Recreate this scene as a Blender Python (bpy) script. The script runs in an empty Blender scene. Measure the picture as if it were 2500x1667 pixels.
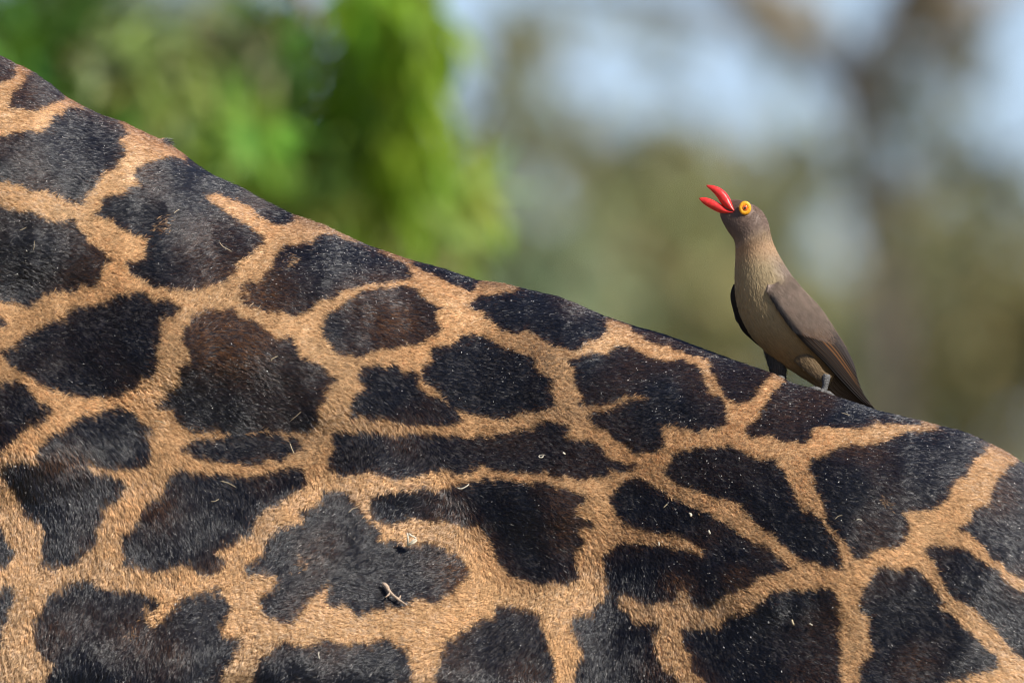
import bpy, math, random
import numpy as np
from mathutils import Vector, Matrix

rng = np.random.default_rng(7)
random.seed(7)
scene = bpy.context.scene
col = scene.collection

# ------------------------------------------------------------------ camera
D = 20.0                      # metres from the lens to the bird
FRAME_W = 0.80                # metres across the frame at that distance
K = FRAME_W / D / 2500.0
PITCH = math.radians(3.1)
FWD = np.array([0.0, math.cos(PITCH), math.sin(PITCH)])
UP = np.array([0.0, -math.sin(PITCH), math.cos(PITCH)])
RIGHT = np.array([1.0, 0.0, 0.0])
CENTRE = np.array([0.0, 0.0, 2.7])
CAM = CENTRE - FWD * D

cam_data = bpy.data.cameras.new('camera')
cam = bpy.data.objects.new('camera', cam_data)
col.objects.link(cam)
cam.location = CAM
cam.rotation_euler = (math.pi / 2 + PITCH, 0, 0)
cam_data.sensor_fit = 'HORIZONTAL'
cam_data.sensor_width = 36.0
cam_data.lens = 36.0 * D / FRAME_W
cam_data.clip_start = 0.5
cam_data.clip_end = 6000
cam_data.dof.use_dof = True
cam_data.dof.focus_distance = D - 0.08
cam_data.dof.aperture_fstop = 10.5
scene.camera = cam

# ------------------------------------------------------------------ light
SUN = np.array([0.60, -0.46, 0.655]); SUN /= np.linalg.norm(SUN)
world = bpy.data.worlds.new('World'); scene.world = world
world.use_nodes = True
wn = world.node_tree.nodes; wl = world.node_tree.links
sky = wn.new('ShaderNodeTexSky'); sky.sky_type = 'NISHITA'; sky.sun_disc = False
sky.sun_elevation = math.asin(SUN[2])
sky.sun_rotation = math.atan2(SUN[0], SUN[1])
sky.air_density = 1.0; sky.dust_density = 0.0; sky.ozone_density = 3.0
tint = wn.new('ShaderNodeMix'); tint.data_type = 'RGBA'; tint.blend_type = 'MULTIPLY'; tint.inputs[0].default_value = 1.0
tint.inputs[7].default_value = (0.82, 0.83, 1.04, 1)          # the camera's cool white balance, the same over the whole sky
wl.new(sky.outputs[0], tint.inputs[6]); wl.new(tint.outputs[2], wn['Background'].inputs[0])
wn['Background'].inputs[1].default_value = 0.085
sun_data = bpy.data.lights.new('sun', 'SUN'); sun_data.energy = 5.0; sun_data.angle = math.radians(0.53)
sun_data.color = (1.0, 0.95, 0.87)
sun = bpy.data.objects.new('sun', sun_data); col.objects.link(sun)
sun.rotation_euler = Vector(SUN).to_track_quat('Z', 'Y').to_euler()
sun.location = (6, -5, 12)

scene.view_settings.view_transform = 'Standard'
scene.view_settings.look = 'None'
scene.view_settings.exposure = 0.62
scene.view_settings.gamma = 1.0
scene.view_settings.use_curve_mapping = False
scene.render.engine = 'CYCLES'
scene.cycles.use_denoising = True
scene.cycles.use_adaptive_sampling = False
scene.cycles.filter_width = 1.1
scene.cycles.max_bounces = 6
scene.cycles.transparent_max_bounces = 4
try:
    scene.cycles_curves.shape = 'RIBBONS'
    scene.cycles_curves.subdivisions = 2
except Exception:
    pass

# ------------------------------------------------------------------ helpers
def at(px, py, dist=D):
    """point `dist` metres along the lens axis, px/py = direction in frame units of 1/2500 of its width"""
    px = np.asarray(px, float); py = np.asarray(py, float); dist = np.asarray(dist, float)
    r = (px - 1250.0) * K * dist
    u = (833.5 - py) * K * dist
    return CAM + r[..., None] * RIGHT + u[..., None] * UP + dist[..., None] * FWD

def mesh_obj(name, verts, faces, mat=None, parent=None, smooth=True, colors=None, face_colors=None):
    me = bpy.data.meshes.new(name)
    verts = np.asarray(verts, float)
    me.from_pydata([tuple(v) for v in verts], [], [tuple(int(i) for i in f) for f in faces])
    if colors is not None:
        a = me.color_attributes.new('tint', 'FLOAT_COLOR', 'POINT')
        c = np.ones((len(verts), 4)); c[:, :3] = colors
        a.data.foreach_set('color', c.ravel())
    if face_colors is not None:
        a = me.attributes.new('tint', 'FLOAT_COLOR', 'FACE')
        c = np.ones((len(me.polygons), 4)); c[:, :3] = face_colors
        a.data.foreach_set('color', c.ravel())
    if smooth:
        me.polygons.foreach_set('use_smooth', [True] * len(me.polygons))
    me.update()
    o = bpy.data.objects.new(name, me); col.objects.link(o)
    if mat: me.materials.append(mat)
    if parent is not None: attach(o, parent)
    return o

def attach(o, parent):
    o.parent = parent
    o.matrix_parent_inverse = full_matrix(parent).inverted()

def full_matrix(o):
    m = Matrix.LocRotScale(o.location, o.rotation_euler, o.scale)
    return full_matrix(o.parent) @ o.matrix_parent_inverse @ m if o.parent else m

def empty(name, loc, label=None, cat=None, group=None):
    o = bpy.data.objects.new(name, None); col.objects.link(o)
    o.location = loc; o.empty_display_size = 0.05
    tag(o, label, cat, group)
    return o

def tag(o, label=None, cat=None, group=None, kind=None):
    if label: o['label'] = label
    if cat: o['category'] = cat
    if group: o['group'] = group
    if kind: o['kind'] = kind
    return o

def hash01(i, j, seed=0):
    n = (np.asarray(i, np.int64) * 374761393 + np.asarray(j, np.int64) * 668265263 + seed * 974711) & 0x7fffffff
    n = ((n ^ (n >> 13)) * 1274126177) & 0x7fffffff
    n = ((n ^ (n >> 16)) * 2246822519) & 0x7fffffff
    return (n & 0xffffff) / float(0xffffff)

def vnoise(x, y, seed=0):
    x, y = 0.798 * x - 0.603 * y + 0.37 * seed, 0.603 * x + 0.798 * y
    xi = np.floor(x).astype(np.int64); yi = np.floor(y).astype(np.int64)
    fx = x - xi; fy = y - yi
    fx = fx * fx * (3 - 2 * fx); fy = fy * fy * (3 - 2 * fy)
    a = hash01(xi, yi, seed); b = hash01(xi + 1, yi, seed); c = hash01(xi, yi + 1, seed); d = hash01(xi + 1, yi + 1, seed)
    return (a * (1 - fx) + b * fx) * (1 - fy) + (c * (1 - fx) + d * fx) * fy

def unit(v):
    v = np.asarray(v, float)
    return v / np.maximum(np.linalg.norm(v, axis=-1, keepdims=True), 1e-9)

def loft(rings, close_ends=True):
    """rings: list of (n,3) arrays"""
    n = len(rings[0]); V = np.concatenate(rings); F = []
    for i in range(len(rings) - 1):
        for j in range(n):
            F.append((i * n + j, i * n + (j + 1) % n, (i + 1) * n + (j + 1) % n, (i + 1) * n + j))
    if close_ends:
        F.append(tuple(range(n - 1, -1, -1)))
        F.append(tuple(range((len(rings) - 1) * n, len(rings) * n)))
    return V, F

def tube(pts, radii, seg=8, flat=1.0):
    pts = np.asarray(pts, float); rings = []
    ref = None
    for i, p in enumerate(pts):
        t = unit(pts[min(i + 1, len(pts) - 1)] - pts[max(i - 1, 0)])
        if ref is None:
            ref = np.array([0, 0, 1.0]) if abs(t[2]) < 0.8 else np.array([1.0, 0, 0])
        a = unit(np.cross(t, ref)); b = np.cross(a, t); ref = b
        th = np.linspace(0, 2 * math.pi, seg, endpoint=False)
        rings.append(p + radii[i] * (np.cos(th)[:, None] * a + flat * np.sin(th)[:, None] * b))
    return loft(rings)

def join(parts):
    V = []; F = []; o = 0
    for v, f in parts:
        V.append(np.asarray(v)); F += [tuple(int(i) + o for i in q) for q in f]; o += len(v)
    return np.concatenate(V), F

def resample(pts, n):
    pts = np.asarray(pts, float)
    s = np.concatenate([[0], np.cumsum(np.linalg.norm(np.diff(pts, axis=0), axis=1))])
    q = np.linspace(0, s[-1], n)
    return np.stack([np.interp(q, s, pts[:, k]) for k in range(pts.shape[1])], 1)

def smooth_line(pts, n, it=2):
    p = resample(pts, n)
    for _ in range(it):
        p[1:-1] = 0.25 * p[:-2] + 0.5 * p[1:-1] + 0.25 * p[2:]
    return p

def hair(name, P, radius, tip, colour, mat, parent):
    """P (n, m, 3) points along each strand"""
    n, m, _ = P.shape
    cu = bpy.data.hair_curves.new(name)
    cu.add_curves([m] * n)
    cu.attributes['position'].data.foreach_set('vector', np.ascontiguousarray(P, np.float32).ravel())
    rad = cu.attributes.get('radius') or cu.attributes.new('radius', 'FLOAT', 'POINT')
    w = np.linspace(0, 1, m)
    R = radius[:, None] * (1 - (1 - tip) * w[None, :] ** 1.6)
    rad.data.foreach_set('value', np.ascontiguousarray(R, np.float32).ravel())
    a = cu.attributes.new('tint', 'FLOAT_COLOR', 'CURVE')
    c = np.ones((n, 4), np.float32); c[:, :3] = colour
    a.data.foreach_set('color', c.ravel())
    o = bpy.data.objects.new(name, cu); col.objects.link(o)
    cu.materials.append(mat)
    attach(o, parent)
    return o

# ------------------------------------------------------------------ materials
def new_mat(name):
    m = bpy.data.materials.new(name); m.use_nodes = True
    return m, m.node_tree.nodes, m.node_tree.links, m.node_tree.nodes['Principled BSDF']

def plain(name, colour, rough=0.6, spec=0.4, vary=0.25, scale=60, bump=0.0, coat=0.0):
    m, n, l, b = new_mat(name)
    tc = n.new('ShaderNodeTexCoord'); nz = n.new('ShaderNodeTexNoise')
    nz.inputs['Scale'].default_value = scale; nz.inputs['Detail'].default_value = 5
    l.new(tc.outputs['Object'], nz.inputs['Vector'])
    cr = n.new('ShaderNodeValToRGB')
    c = np.array(colour)
    cr.color_ramp.elements[0].position = 0.3; cr.color_ramp.elements[1].position = 0.7
    cr.color_ramp.elements[0].color = (*np.clip(c * (1 - vary), 0, 1), 1)
    cr.color_ramp.elements[1].color = (*np.clip(c * (1 + vary), 0, 1), 1)
    l.new(nz.outputs['Fac'], cr.inputs['Fac']); l.new(cr.outputs['Color'], b.inputs['Base Color'])
    b.inputs['Roughness'].default_value = rough; b.inputs['Specular IOR Level'].default_value = spec
    b.inputs['Coat Weight'].default_value = coat
    if bump:
        bm = n.new('ShaderNodeBump'); bm.inputs['Strength'].default_value = bump; bm.inputs['Distance'].default_value = 0.002
        l.new(nz.outputs['Fac'], bm.inputs['Height']); l.new(bm.outputs['Normal'], b.inputs['Normal'])
    return m

def tinted(name, rough=0.5, spec=0.4, translucent=0.0):
    m, n, l, b = new_mat(name)
    a = n.new('ShaderNodeAttribute'); a.attribute_name = 'tint'
    l.new(a.outputs['Color'], b.inputs['Base Color'])
    b.inputs['Roughness'].default_value = rough; b.inputs['Specular IOR Level'].default_value = spec
    if translucent:
        t = n.new('ShaderNodeBsdfTranslucent'); l.new(a.outputs['Color'], t.inputs['Color'])
        mx = n.new('ShaderNodeMixShader'); mx.inputs[0].default_value = translucent
        l.new(b.outputs[0], mx.inputs[1]); l.new(t.outputs[0], mx.inputs[2])
        l.new(mx.outputs[0], n['Material Output'].inputs['Surface'])
    return m

MAT_FUR = tinted('giraffe_hair', 0.29, 0.6)
MAT_HIDE = tinted('giraffe_hide', 0.7, 0.2)
MAT_PLUME = tinted('bird_plumage', 0.55, 0.3)
MAT_LEAF = tinted('leaf', 0.5, 0.35, 0.35)
MAT_BARK = plain('bark', (0.23, 0.19, 0.14), 0.9, 0.1, 0.3, 9, 0.6)

# ------------------------------------------------------------------ ground
def ground():
    n = 60
    g = np.sign(np.linspace(-1, 1, n)) * np.abs(np.linspace(-1, 1, n)) ** 3 * 3000
    X, Y = np.meshgrid(g, g, indexing='ij')
    Z = (vnoise(X / 40 + 9, Y / 40 + 4, 5) - 0.5) * np.clip((np.hypot(X, Y) - 15) / 60, 0, 1) * 0.8
    V = np.stack([X, Y, Z], -1).reshape(-1, 3)
    F = [(i * n + j, (i + 1) * n + j, (i + 1) * n + j + 1, i * n + j + 1) for i in range(n - 1) for j in range(n - 1)]
    m, nn, l, b = new_mat('dry_savanna')
    tc = nn.new('ShaderNodeTexCoord'); n1 = nn.new('ShaderNodeTexNoise'); n1.inputs['Scale'].default_value = 1.3; n1.inputs['Detail'].default_value = 8
    l.new(tc.outputs['Object'], n1.inputs['Vector'])
    cr = nn.new('ShaderNodeValToRGB')
    cr.color_ramp.elements[0].position = 0.35; cr.color_ramp.elements[0].color = (0.08, 0.09, 0.03, 1)
    cr.color_ramp.elements[1].position = 0.65; cr.color_ramp.elements[1].color = (0.26, 0.20, 0.10, 1)
    l.new(n1.outputs['Fac'], cr.inputs['Fac']); l.new(cr.outputs['Color'], b.inputs['Base Color'])
    b.inputs['Roughness'].default_value = 0.95
    o = mesh_obj('ground', V, F, m)
    tag(o, kind='structure')
ground()

# ------------------------------------------------------------------ giraffe: back line and flank
RIDGE = np.array([(-3300, -3500), (-2200, -1900), (-1500, -1050), (-900, -480), (-500, -190), (-220, -5), (-90, 80),
    (0, 137), (33, 155), (77, 175), (123, 207), (160, 238), (200, 260), (247, 282), (300, 299), (333, 316), (377, 336), (407, 350),
    (440, 373), (473, 400), (513, 428), (573, 458), (633, 493), (707, 527), (784, 550), (893, 598), (947, 617), (990, 632),
    (1080, 656), (1160, 684), (1227, 693), (1293, 709), (1357, 723), (1403, 741), (1470, 771), (1547, 797), (1617, 816),
    (1717, 853), (1793, 881), (1877, 909), (1934, 936), (2009, 958), (2083, 982), (2139, 1002), (2209, 1018), (2266, 1033),
    (2343, 1051), (2383, 1067), (2416, 1083), (2456, 1104), (2500, 1132), (2620, 1200), (2900, 1330), (3300, 1480), (3800, 1700), (4300, 2050)], float)
_rx = np.linspace(-1.25, 0.98, 2400)
_rp = 1250 + _rx / (K * D)
_ru = (833.5 - np.interp(_rp, RIDGE[:, 0], RIDGE[:, 1])) * K * D
for _ in range(6):
    _ru[1:-1] = 0.25 * _ru[:-2] + 0.5 * _ru[1:-1] + 0.25 * _ru[2:]
def ridge_u(x): return np.interp(x, _rx, _ru)

# muscles and hollows of the flank: px, py, sx, sy, height in metres towards the viewer
BUMPS = [(-140, 370, 330, 230, .036), (330, 430, 260, 110, .006), (560, 840, 280, 120, .018), (720, 1075, 330, 55, -.009), (880, 1640, 430, 190, .036),
         (1480, 850, 170, 140, .012), (90, 1090, 200, 110, .014), (2130, 1150, 320, 170, .016), (1230, 1680, 170, 120, .014),
         (1680, 1130, 240, 110, .010), (1330, 1235, 190, 75, .013), (1130, 1180, 300, 45, .005), (100, 725, 200, 75, -.014),
         (330, 1620, 250, 140, .012), (1700, 1380, 230, 120, .010), (2050, 1560, 200, 120, -.010), (2420, 1350, 150, 200, .012),
         (770, 640, 230, 110, .015)]
TRUNK_H = 1.12
def half_width(t, x):
    w = 0.335 * np.clip(1 - 0.18 * np.clip((-x - 0.55) / 0.6, 0, 1), 0.3, 1)
    end = np.clip((0.98 - x) / 0.30, 0, 1); w = w * np.sqrt(1 - (1 - end) ** 2 * 0.98)
    beg = np.clip((x + 1.25) / 0.25, 0, 1); w = w * np.sqrt(1 - (1 - beg) ** 2 * 0.98)
    top = 1 - np.exp(-(t / 0.185) ** 0.56)
    bot = np.sqrt(np.clip(1 - (t / TRUNK_H) ** 5, 0, 1))
    return w * top * bot

def spine_f(px):
    # the spine curves a little towards the viewer over the hips
    return -0.080 * np.exp(-((np.asarray(px, float) - 2060) / 470) ** 2)

def flank(x, t, side=-1.0):
    """body-frame (right, up, forward) of a flank point, t metres below the back line; side -1 is the side in view"""
    u = ridge_u(x) - t
    f = side * half_width(t, x)
    px = 1250 + x / (K * D); py = 833.5 - u / (K * D)
    fade = np.clip(t / 0.05, 0, 1)
    h = np.zeros_like(x)
    for (a, b, sx, sy, amp) in BUMPS:
        h = h + 1.45 * amp * np.exp(-((px - a) / sx) ** 2 - ((py - b) / sy) ** 2)
    h = h + 0.006 * (vnoise(px / 150, py / 110, 3) - 0.5) + 0.0022 * (vnoise(px / 40, py / 40, 4) - 0.5)
    f = f + side * h * fade + spine_f(px)
    return x, u, f

def to_world(x, u, f):
    s = (D + f) / D
    return CENTRE + (x * s)[..., None] * RIGHT + (u * s)[..., None] * UP + f[..., None] * FWD

# --- coat pattern: dark patches as closed outlines on the animal's side
WIN = dict(A=(0, 100), B=(0, 600), C=(0, 1110), D=(560, 600), E=(560, 1110), F=(1150, 680), G=(1150, 1144), H=(1716, 860), I=(1716, 1144), P=None)
PATCH = [
 ('A', '-60 60 30 130 100 190 75 250 20 290 -60 340'),
 ('A', '260 200 420 330 520 400 480 420 400 455 340 460 230 505 130 500 80 490 110 420 160 330 200 270'),
 ('A', '490 500 560 500 700 540 800 570 860 620 920 680 850 710 870 770 890 830 850 870 800 930 720 980 660 1080 600 1160 550 1200 470 1140 360 1100 240 1080 130 1030 -60 1030 -60 740 60 720 180 670 300 690 360 650 400 580 470 540'),
 ('P', '383 393 430 387 467 403 500 405 540 425 580 453 640 485 712 520 703 537 687 543 653 537 627 523 610 500 573 483 533 477 500 477 497 490 520 507 547 523 573 540 610 560 630 577 633 593 613 603 613 610 580 637 570 660 547 677 520 690 497 705 463 708 423 707 370 697 350 680 327 670 313 643 353 633 363 617 360 600 363 593 360 583 320 573 293 557 283 540 253 530 230 520 253 507 263 488 290 483 320 460 347 453 333 433 327 423 350 407'),
 ('P', '-20 510 33 517 77 520 107 537 150 543 180 547 193 573 207 600 230 603 240 617 253 627 260 640 240 657 240 677 227 693 207 700 177 707 150 703 130 707 107 723 83 737 57 747 27 740 -20 727'),
 ('P', '-20 772 8 785 5 795 -20 802'),
 ('B', '490 490 560 460 680 450 800 420 880 370 980 360 1060 370 1110 410 1210 430 1320 450 1290 490 1200 540 1150 600 1150 650 1120 750 1120 850 1100 920 1030 970 980 1010 920 1030 840 1090 780 1110 680 1095 560 1090 470 1080 400 1040 330 1020 230 980 160 920 110 890 50 840 10 790 90 760 160 700 240 650 330 610 400 570 480 540 510 510'),
 ('B', '1470 500 1540 480 1620 500 1700 480 1720 540 1800 550 1870 580 1900 620 1990 680 2060 690 2130 670 2150 720 2150 800 2200 830 2300 860 2370 930 2440 970 2400 1020 2340 1080 2350 1150 2290 1200 2310 1270 2270 1340 2220 1360 2120 1350 1980 1340 1780 1360 1700 1370 1690 1360 1600 1340 1420 1350 1340 1330 1280 1290 1270 1210 1150 1170 1230 1120 1270 1060 1340 1030 1320 960 1340 890 1400 840 1400 770 1340 690 1370 630 1420 590 1420 540'),
 ('B', '1330 1500 1400 1450 1500 1420 1640 1410 1720 1380 1800 1400 1900 1390 2010 1390 2100 1420 2180 1450 2210 1490 2130 1520 2050 1560 1870 1580 1750 1600 1620 1580 1490 1560'),
 ('B', '-60 1000 60 1000 150 1040 220 1100 290 1150 380 1200 350 1250 270 1280 190 1330 110 1380 50 1430 0 1500 -60 1560'),
 ('B', '840 1210 960 1220 990 1270 1050 1300 1080 1340 1080 1430 1100 1500 1090 1560 1080 1590 960 1620 830 1630 700 1600 560 1590 420 1580 300 1590 270 1550 330 1470 400 1400 500 1330 620 1260 740 1220'),
 ('C', '30 90 130 70 260 90 380 50 480 70 620 110 700 150 800 170 880 210 920 230 870 270 820 330 740 380 720 500 700 580 690 660 620 700 570 760 500 810 440 800 380 840 310 810 320 720 330 600 310 480 240 450 180 430 180 370 120 300 60 190 20 140'),
 ('C', '1240 150 1340 120 1420 140 1560 160 1740 170 1900 160 2000 130 2140 110 2210 120 2230 190 2200 260 2110 290 2030 350 1950 390 1880 460 1840 510 1830 580 1750 600 1690 640 1620 690 1580 740 1630 790 1600 850 1550 890 1480 860 1440 800 1370 790 1290 810 1190 830 1110 870 1080 830 980 820 910 800 940 760 910 680 900 600 980 540 1040 480 1060 400 1130 330 1210 270 1230 220'),
 ('C', '-60 540 10 550 30 620 60 680 100 720 60 780 0 820 -60 830'),
 ('C', '-60 1000 60 980 100 990 80 1060 50 1130 20 1250 0 1380 -60 1400'),
 ('C', '440 990 560 950 620 910 690 930 720 980 800 1000 900 1000 1000 1030 1090 1050 1150 1100 1100 1150 1080 1230 1130 1290 1190 1240 1230 1170 1300 1100 1370 1050 1450 1020 1560 990 1610 1000 1640 1060 1680 1120 1650 1200 1610 1280 1620 1340 1780 1340 1740 1420 1690 1480 1640 1568 1580 1730 330 1730 380 1560 430 1520 340 1460 270 1400 270 1290 240 1230 290 1170 340 1110 360 1050'),
 ('E', '370 1380 450 1410 520 1440 620 1410 700 1380 820 1400 900 1400 1010 1400 1110 1370 1200 1400 1290 1430 1310 1490 1320 1560 1330 1730 150 1730 220 1540 290 1460'),
 ('E', '700 270 860 280 880 340 930 370 970 440 1010 510 1080 550 1110 590 1060 640 1160 650 1250 660 1310 690 1400 660 1480 660 1570 700 1680 770 1720 820 1770 860 1740 910 1680 960 1640 1010 1570 1040 1490 1070 1430 1040 1350 1060 1280 1100 1200 1110 1120 1120 1040 1140 960 1180 900 1130 870 1100 760 1110 710 1060 740 970 760 930 690 960 620 1030 560 1080 520 1160 460 1230 380 1220 300 1200 250 1140 240 1070 300 1010 370 950 380 880 300 860 160 880 120 820 210 760 270 700 270 640 320 590 400 550 500 530 560 470 530 410 620 390 680 350'),
 ('E', '1060 310 1180 290 1280 290 1420 270 1510 280 1600 250 1700 220 1850 200 2000 200 2150 210 2351 242 2470 272 2550 302 2590 322 2570 362 2510 392 2510 442 2570 482 2670 512 2570 532 2530 572 2570 632 2510 682 2500 762 2540 822 2560 872 2510 912 2420 922 2290 932 2170 912 2100 872 2030 852 1990 792 1960 722 1920 642 1890 562 1830 502 1700 500 1580 480 1480 460 1350 460 1230 480 1130 500 1060 480 1050 400 1040 350'),
 ('D', '740 1380 820 1370 900 1390 1000 1370 1150 1390 1300 1400 1400 1390 1550 1400 1700 1410 1870 1410 2000 1380 2120 1370 2220 1340 2290 1310 2390 1310 2480 1310 2460 1360 2440 1410 2530 1430 2640 1440 2720 1480 2760 1540 2820 1590 2900 1610 2980 1610 2960 1640 2870 1630 2780 1630 2750 1670 2650 1700 2530 1705 2410 1680 2330 1660 2100 1660 1940 1640 1860 1610 1800 1620 1700 1670 1620 1650 1500 1660 1380 1690 1230 1700 1130 1680 1040 1650 930 1670 820 1670 740 1640 730 1580 730 1550 800 1470 740 1420'),
 ('P', '703 603 735 597 762 600 775 577 810 580 850 592 900 608 940 628 973 640 990 657 1003 677 977 683 930 690 893 693 860 700 830 707 810 720 787 727 767 740 743 757 720 767 693 757 657 763 637 750 600 743 587 733 590 713 593 697 617 693 630 703 640 687 650 670 673 657 673 637 680 620'),
 ('D', '870 400 950 360 1050 340 1100 320 1200 330 1300 310 1370 360 1430 410 1480 450 1550 470 1490 510 1500 570 1550 600 1490 630 1430 660 1380 700 1280 710 1200 740 1130 730 1060 750 1000 780 920 805 850 800 780 780 740 720 690 680 680 630 710 590 690 540 750 490 820 450'),
 ('D', '960 960 980 900 1060 880 1140 910 1170 870 1220 880 1240 930 1330 940 1370 980 1380 1040 1430 1100 1500 1130 1580 1170 1640 1220 1690 1290 1620 1300 1500 1310 1380 1300 1250 1280 1100 1260 980 1250 860 1250 890 1190 930 1120 1010 1060 960 1010'),
 ('D', '1460 770 1550 740 1680 710 1700 660 1790 680 1870 690 1990 740 2100 790 2220 840 2200 880 2250 940 2360 1000 2330 1080 2360 1180 2270 1210 2150 1220 2030 1250 1900 1260 1800 1240 1690 1210 1620 1170 1570 1090 1500 1040 1430 970 1420 890 1500 850'),
 ('D', '1270 40 1420 60 1600 100 1740 180 1860 250 1790 296 1720 308 1640 272 1560 226 1460 186 1370 152 1300 110'),
 ('F', '-30 200 60 130 130 160 190 140 250 105 420 80 600 100 760 150 900 220 960 290 990 380 930 410 860 440 830 480 760 510 700 520 620 500 560 470 500 430 430 400 380 380 320 410 240 380 180 310 120 270 60 240'),
 ('F', '1170 320 1400 350 1700 460 1960 580 1900 622 1750 598 1650 562 1550 522 1440 488 1330 464 1250 436 1195 400'),
 ('F', '720 610 840 590 960 570 1060 530 1150 520 1220 560 1310 580 1400 620 1500 610 1600 640 1670 680 1680 740 1700 800 1740 850 1800 880 1840 940 1850 1010 1850 1080 1780 1100 1680 1110 1560 1110 1500 1080 1390 1080 1370 1130 1390 1220 1330 1250 1240 1280 1160 1260 1130 1210 1080 1170 1000 1120 920 1080 860 1030 900 1000 980 980 1080 950 1200 920 1280 890 1290 860 1200 860 1080 880 960 910 860 930 790 930 820 870 770 800 760 730 780 700 740 640'),
 ('F', '1770 630 1930 605 2100 650 2190 680 2160 730 2130 780 2080 830 2030 880 1970 905 1900 880 1840 830 1800 770 1770 710'),
 ('H', '520 290 620 210 760 210 890 250 1100 320 1270 380 1480 420 1700 500 1560 520 1400 505 1260 500 1180 540 1060 550 940 540 800 550 780 600 740 660 660 640 580 640 500 600 420 600 350 610 330 580 400 530 410 450 460 420 500 380'),
 ('H', '800 800 900 780 960 730 1080 690 1200 700 1330 680 1450 620 1600 590 1780 560 1900 565 2000 620 2080 690 2020 750 1950 800 1920 870 1880 920 1800 970 1770 1050 1700 1120 1610 1170 1580 1160 1480 1140 1430 1150 1480 1210 1490 1280 1460 1340 1470 1380 1400 1410 1300 1400 1240 1450 1190 1490 1130 1500 1090 1480 1080 1410 1030 1370 990 1320 930 1250 900 1180 870 1080 830 1000 820 920 790 860'),
 ('H', '-290 860 -210 810 -200 760 -120 730 -50 700 60 710 200 700 280 740 340 780 450 790 510 810 530 860 590 920 630 1000 650 1100 700 1170 790 1190 860 1240 910 1320 960 1400 980 1500 985 1570 990 1622 980 1592 900 1562 820 1532 740 1512 640 1452 560 1402 520 1332 440 1282 370 1242 320 1162 250 1082 170 1062 80 1032 0 1022 -140 990 -200 940 -280 900'),
 ('H', '2240 830 2190 900 2150 1000 2120 1060 2110 1130 2030 1160 1980 1200 1960 1260 1890 1290 1960 1330 2030 1400 2090 1460 2150 1520 2200 1570 2250 1592 2300 1632 2450 1700 2700 1700 2800 1200 2500 860 2351 810'),
 ('I', '1630 590 1690 570 1740 590 1850 600 1940 610 2000 660 2100 740 2200 810 2270 880 2351 920 2500 1000 2500 1480 2351 1380 2280 1340 2230 1290 2180 1220 2120 1150 2060 1090 2010 1020 1950 990 1850 920 1790 860 1740 780 1710 700 1660 650'),
 ('I', '1290 740 1400 735 1540 740 1600 800 1650 860 1720 930 1770 990 1700 1020 1780 1080 1880 1160 1950 1210 2030 1290 2120 1370 2170 1440 2120 1480 2050 1490 1950 1500 1920 1540 1830 1550 1740 1560 1700 1730 1170 1730 1170 1440 1230 1380 1260 1320 1220 1250 1200 1150 1220 1080 1160 1030 1170 940 1220 840 1280 790'),
 ('I', '500 930 630 880 720 900 820 920 900 900 960 920 980 980 950 1070 990 1110 980 1240 1000 1330 1010 1730 40 1730 22 1600 2 1520 -58 1480 -78 1400 -108 1330 -128 1230 -168 1170 -58 1190 42 1190 132 1180 152 1130 202 1080 282 1080 382 1010'),
 ('G', '730 1090 830 1090 930 1070 900 1000 960 990 1000 930 1060 930 1080 1000 1130 1060 1150 1110 1250 1140 1370 1150 1320 1220 1320 1290 1360 1380 1370 1450 1430 1500 1510 1550 1560 1730 760 1730 770 1540 780 1440 830 1400 810 1300 760 1190'),
 ('E', '1780 1240 1850 1200 1940 1210 1970 1130 2070 1140 2160 1150 2270 1220 2300 1302 2320 1392 2350 1472 2380 1552 2360 1632 2380 1830 1530 1830 1540 1600 1570 1520 1590 1430 1560 1380 1620 1360 1700 1320 1770 1280'),
 ('G', '1100 110 1200 90 1290 110 1350 150 1450 200 1550 260 1640 320 1740 370 1820 390 1880 440 1970 510 2060 560 2150 590 2220 660 2330 730 2240 770 2130 790 2050 820 1990 870 1920 890 1840 900 1790 990 1720 1030 1660 1020 1610 960 1570 880 1500 910 1470 950 1400 960 1290 985 1210 950 1150 910 1060 920 1010 880 1000 800 970 730 970 650 1050 590 1070 555 1180 550 1290 565 1400 585 1500 610 1620 640 1720 640 1710 580 1630 540 1560 510 1450 480 1330 450 1180 430 1100 390 1080 330 1050 280 1000 220 1050 180'),
]
POLYS = []
for w, s in PATCH:
    a = np.array([float(v) for v in s.split()]).reshape(-1, 2)
    if WIN[w] is not None:
        a = np.array(WIN[w]) + a / 3.0
    e = np.roll(a, -1, 0) - a
    nrm = unit(np.stack([e[:, 1], -e[:, 0]], 1)); nrm = unit(nrm + np.roll(nrm, 1, 0))
    area = np.sum(a[:, 0] * np.roll(a[:, 1], -1) - np.roll(a[:, 0], -1) * a[:, 1])
    POLYS.append(a + nrm * 4.5 * np.sign(area))      # the drawn line is the middle of the soft border

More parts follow.
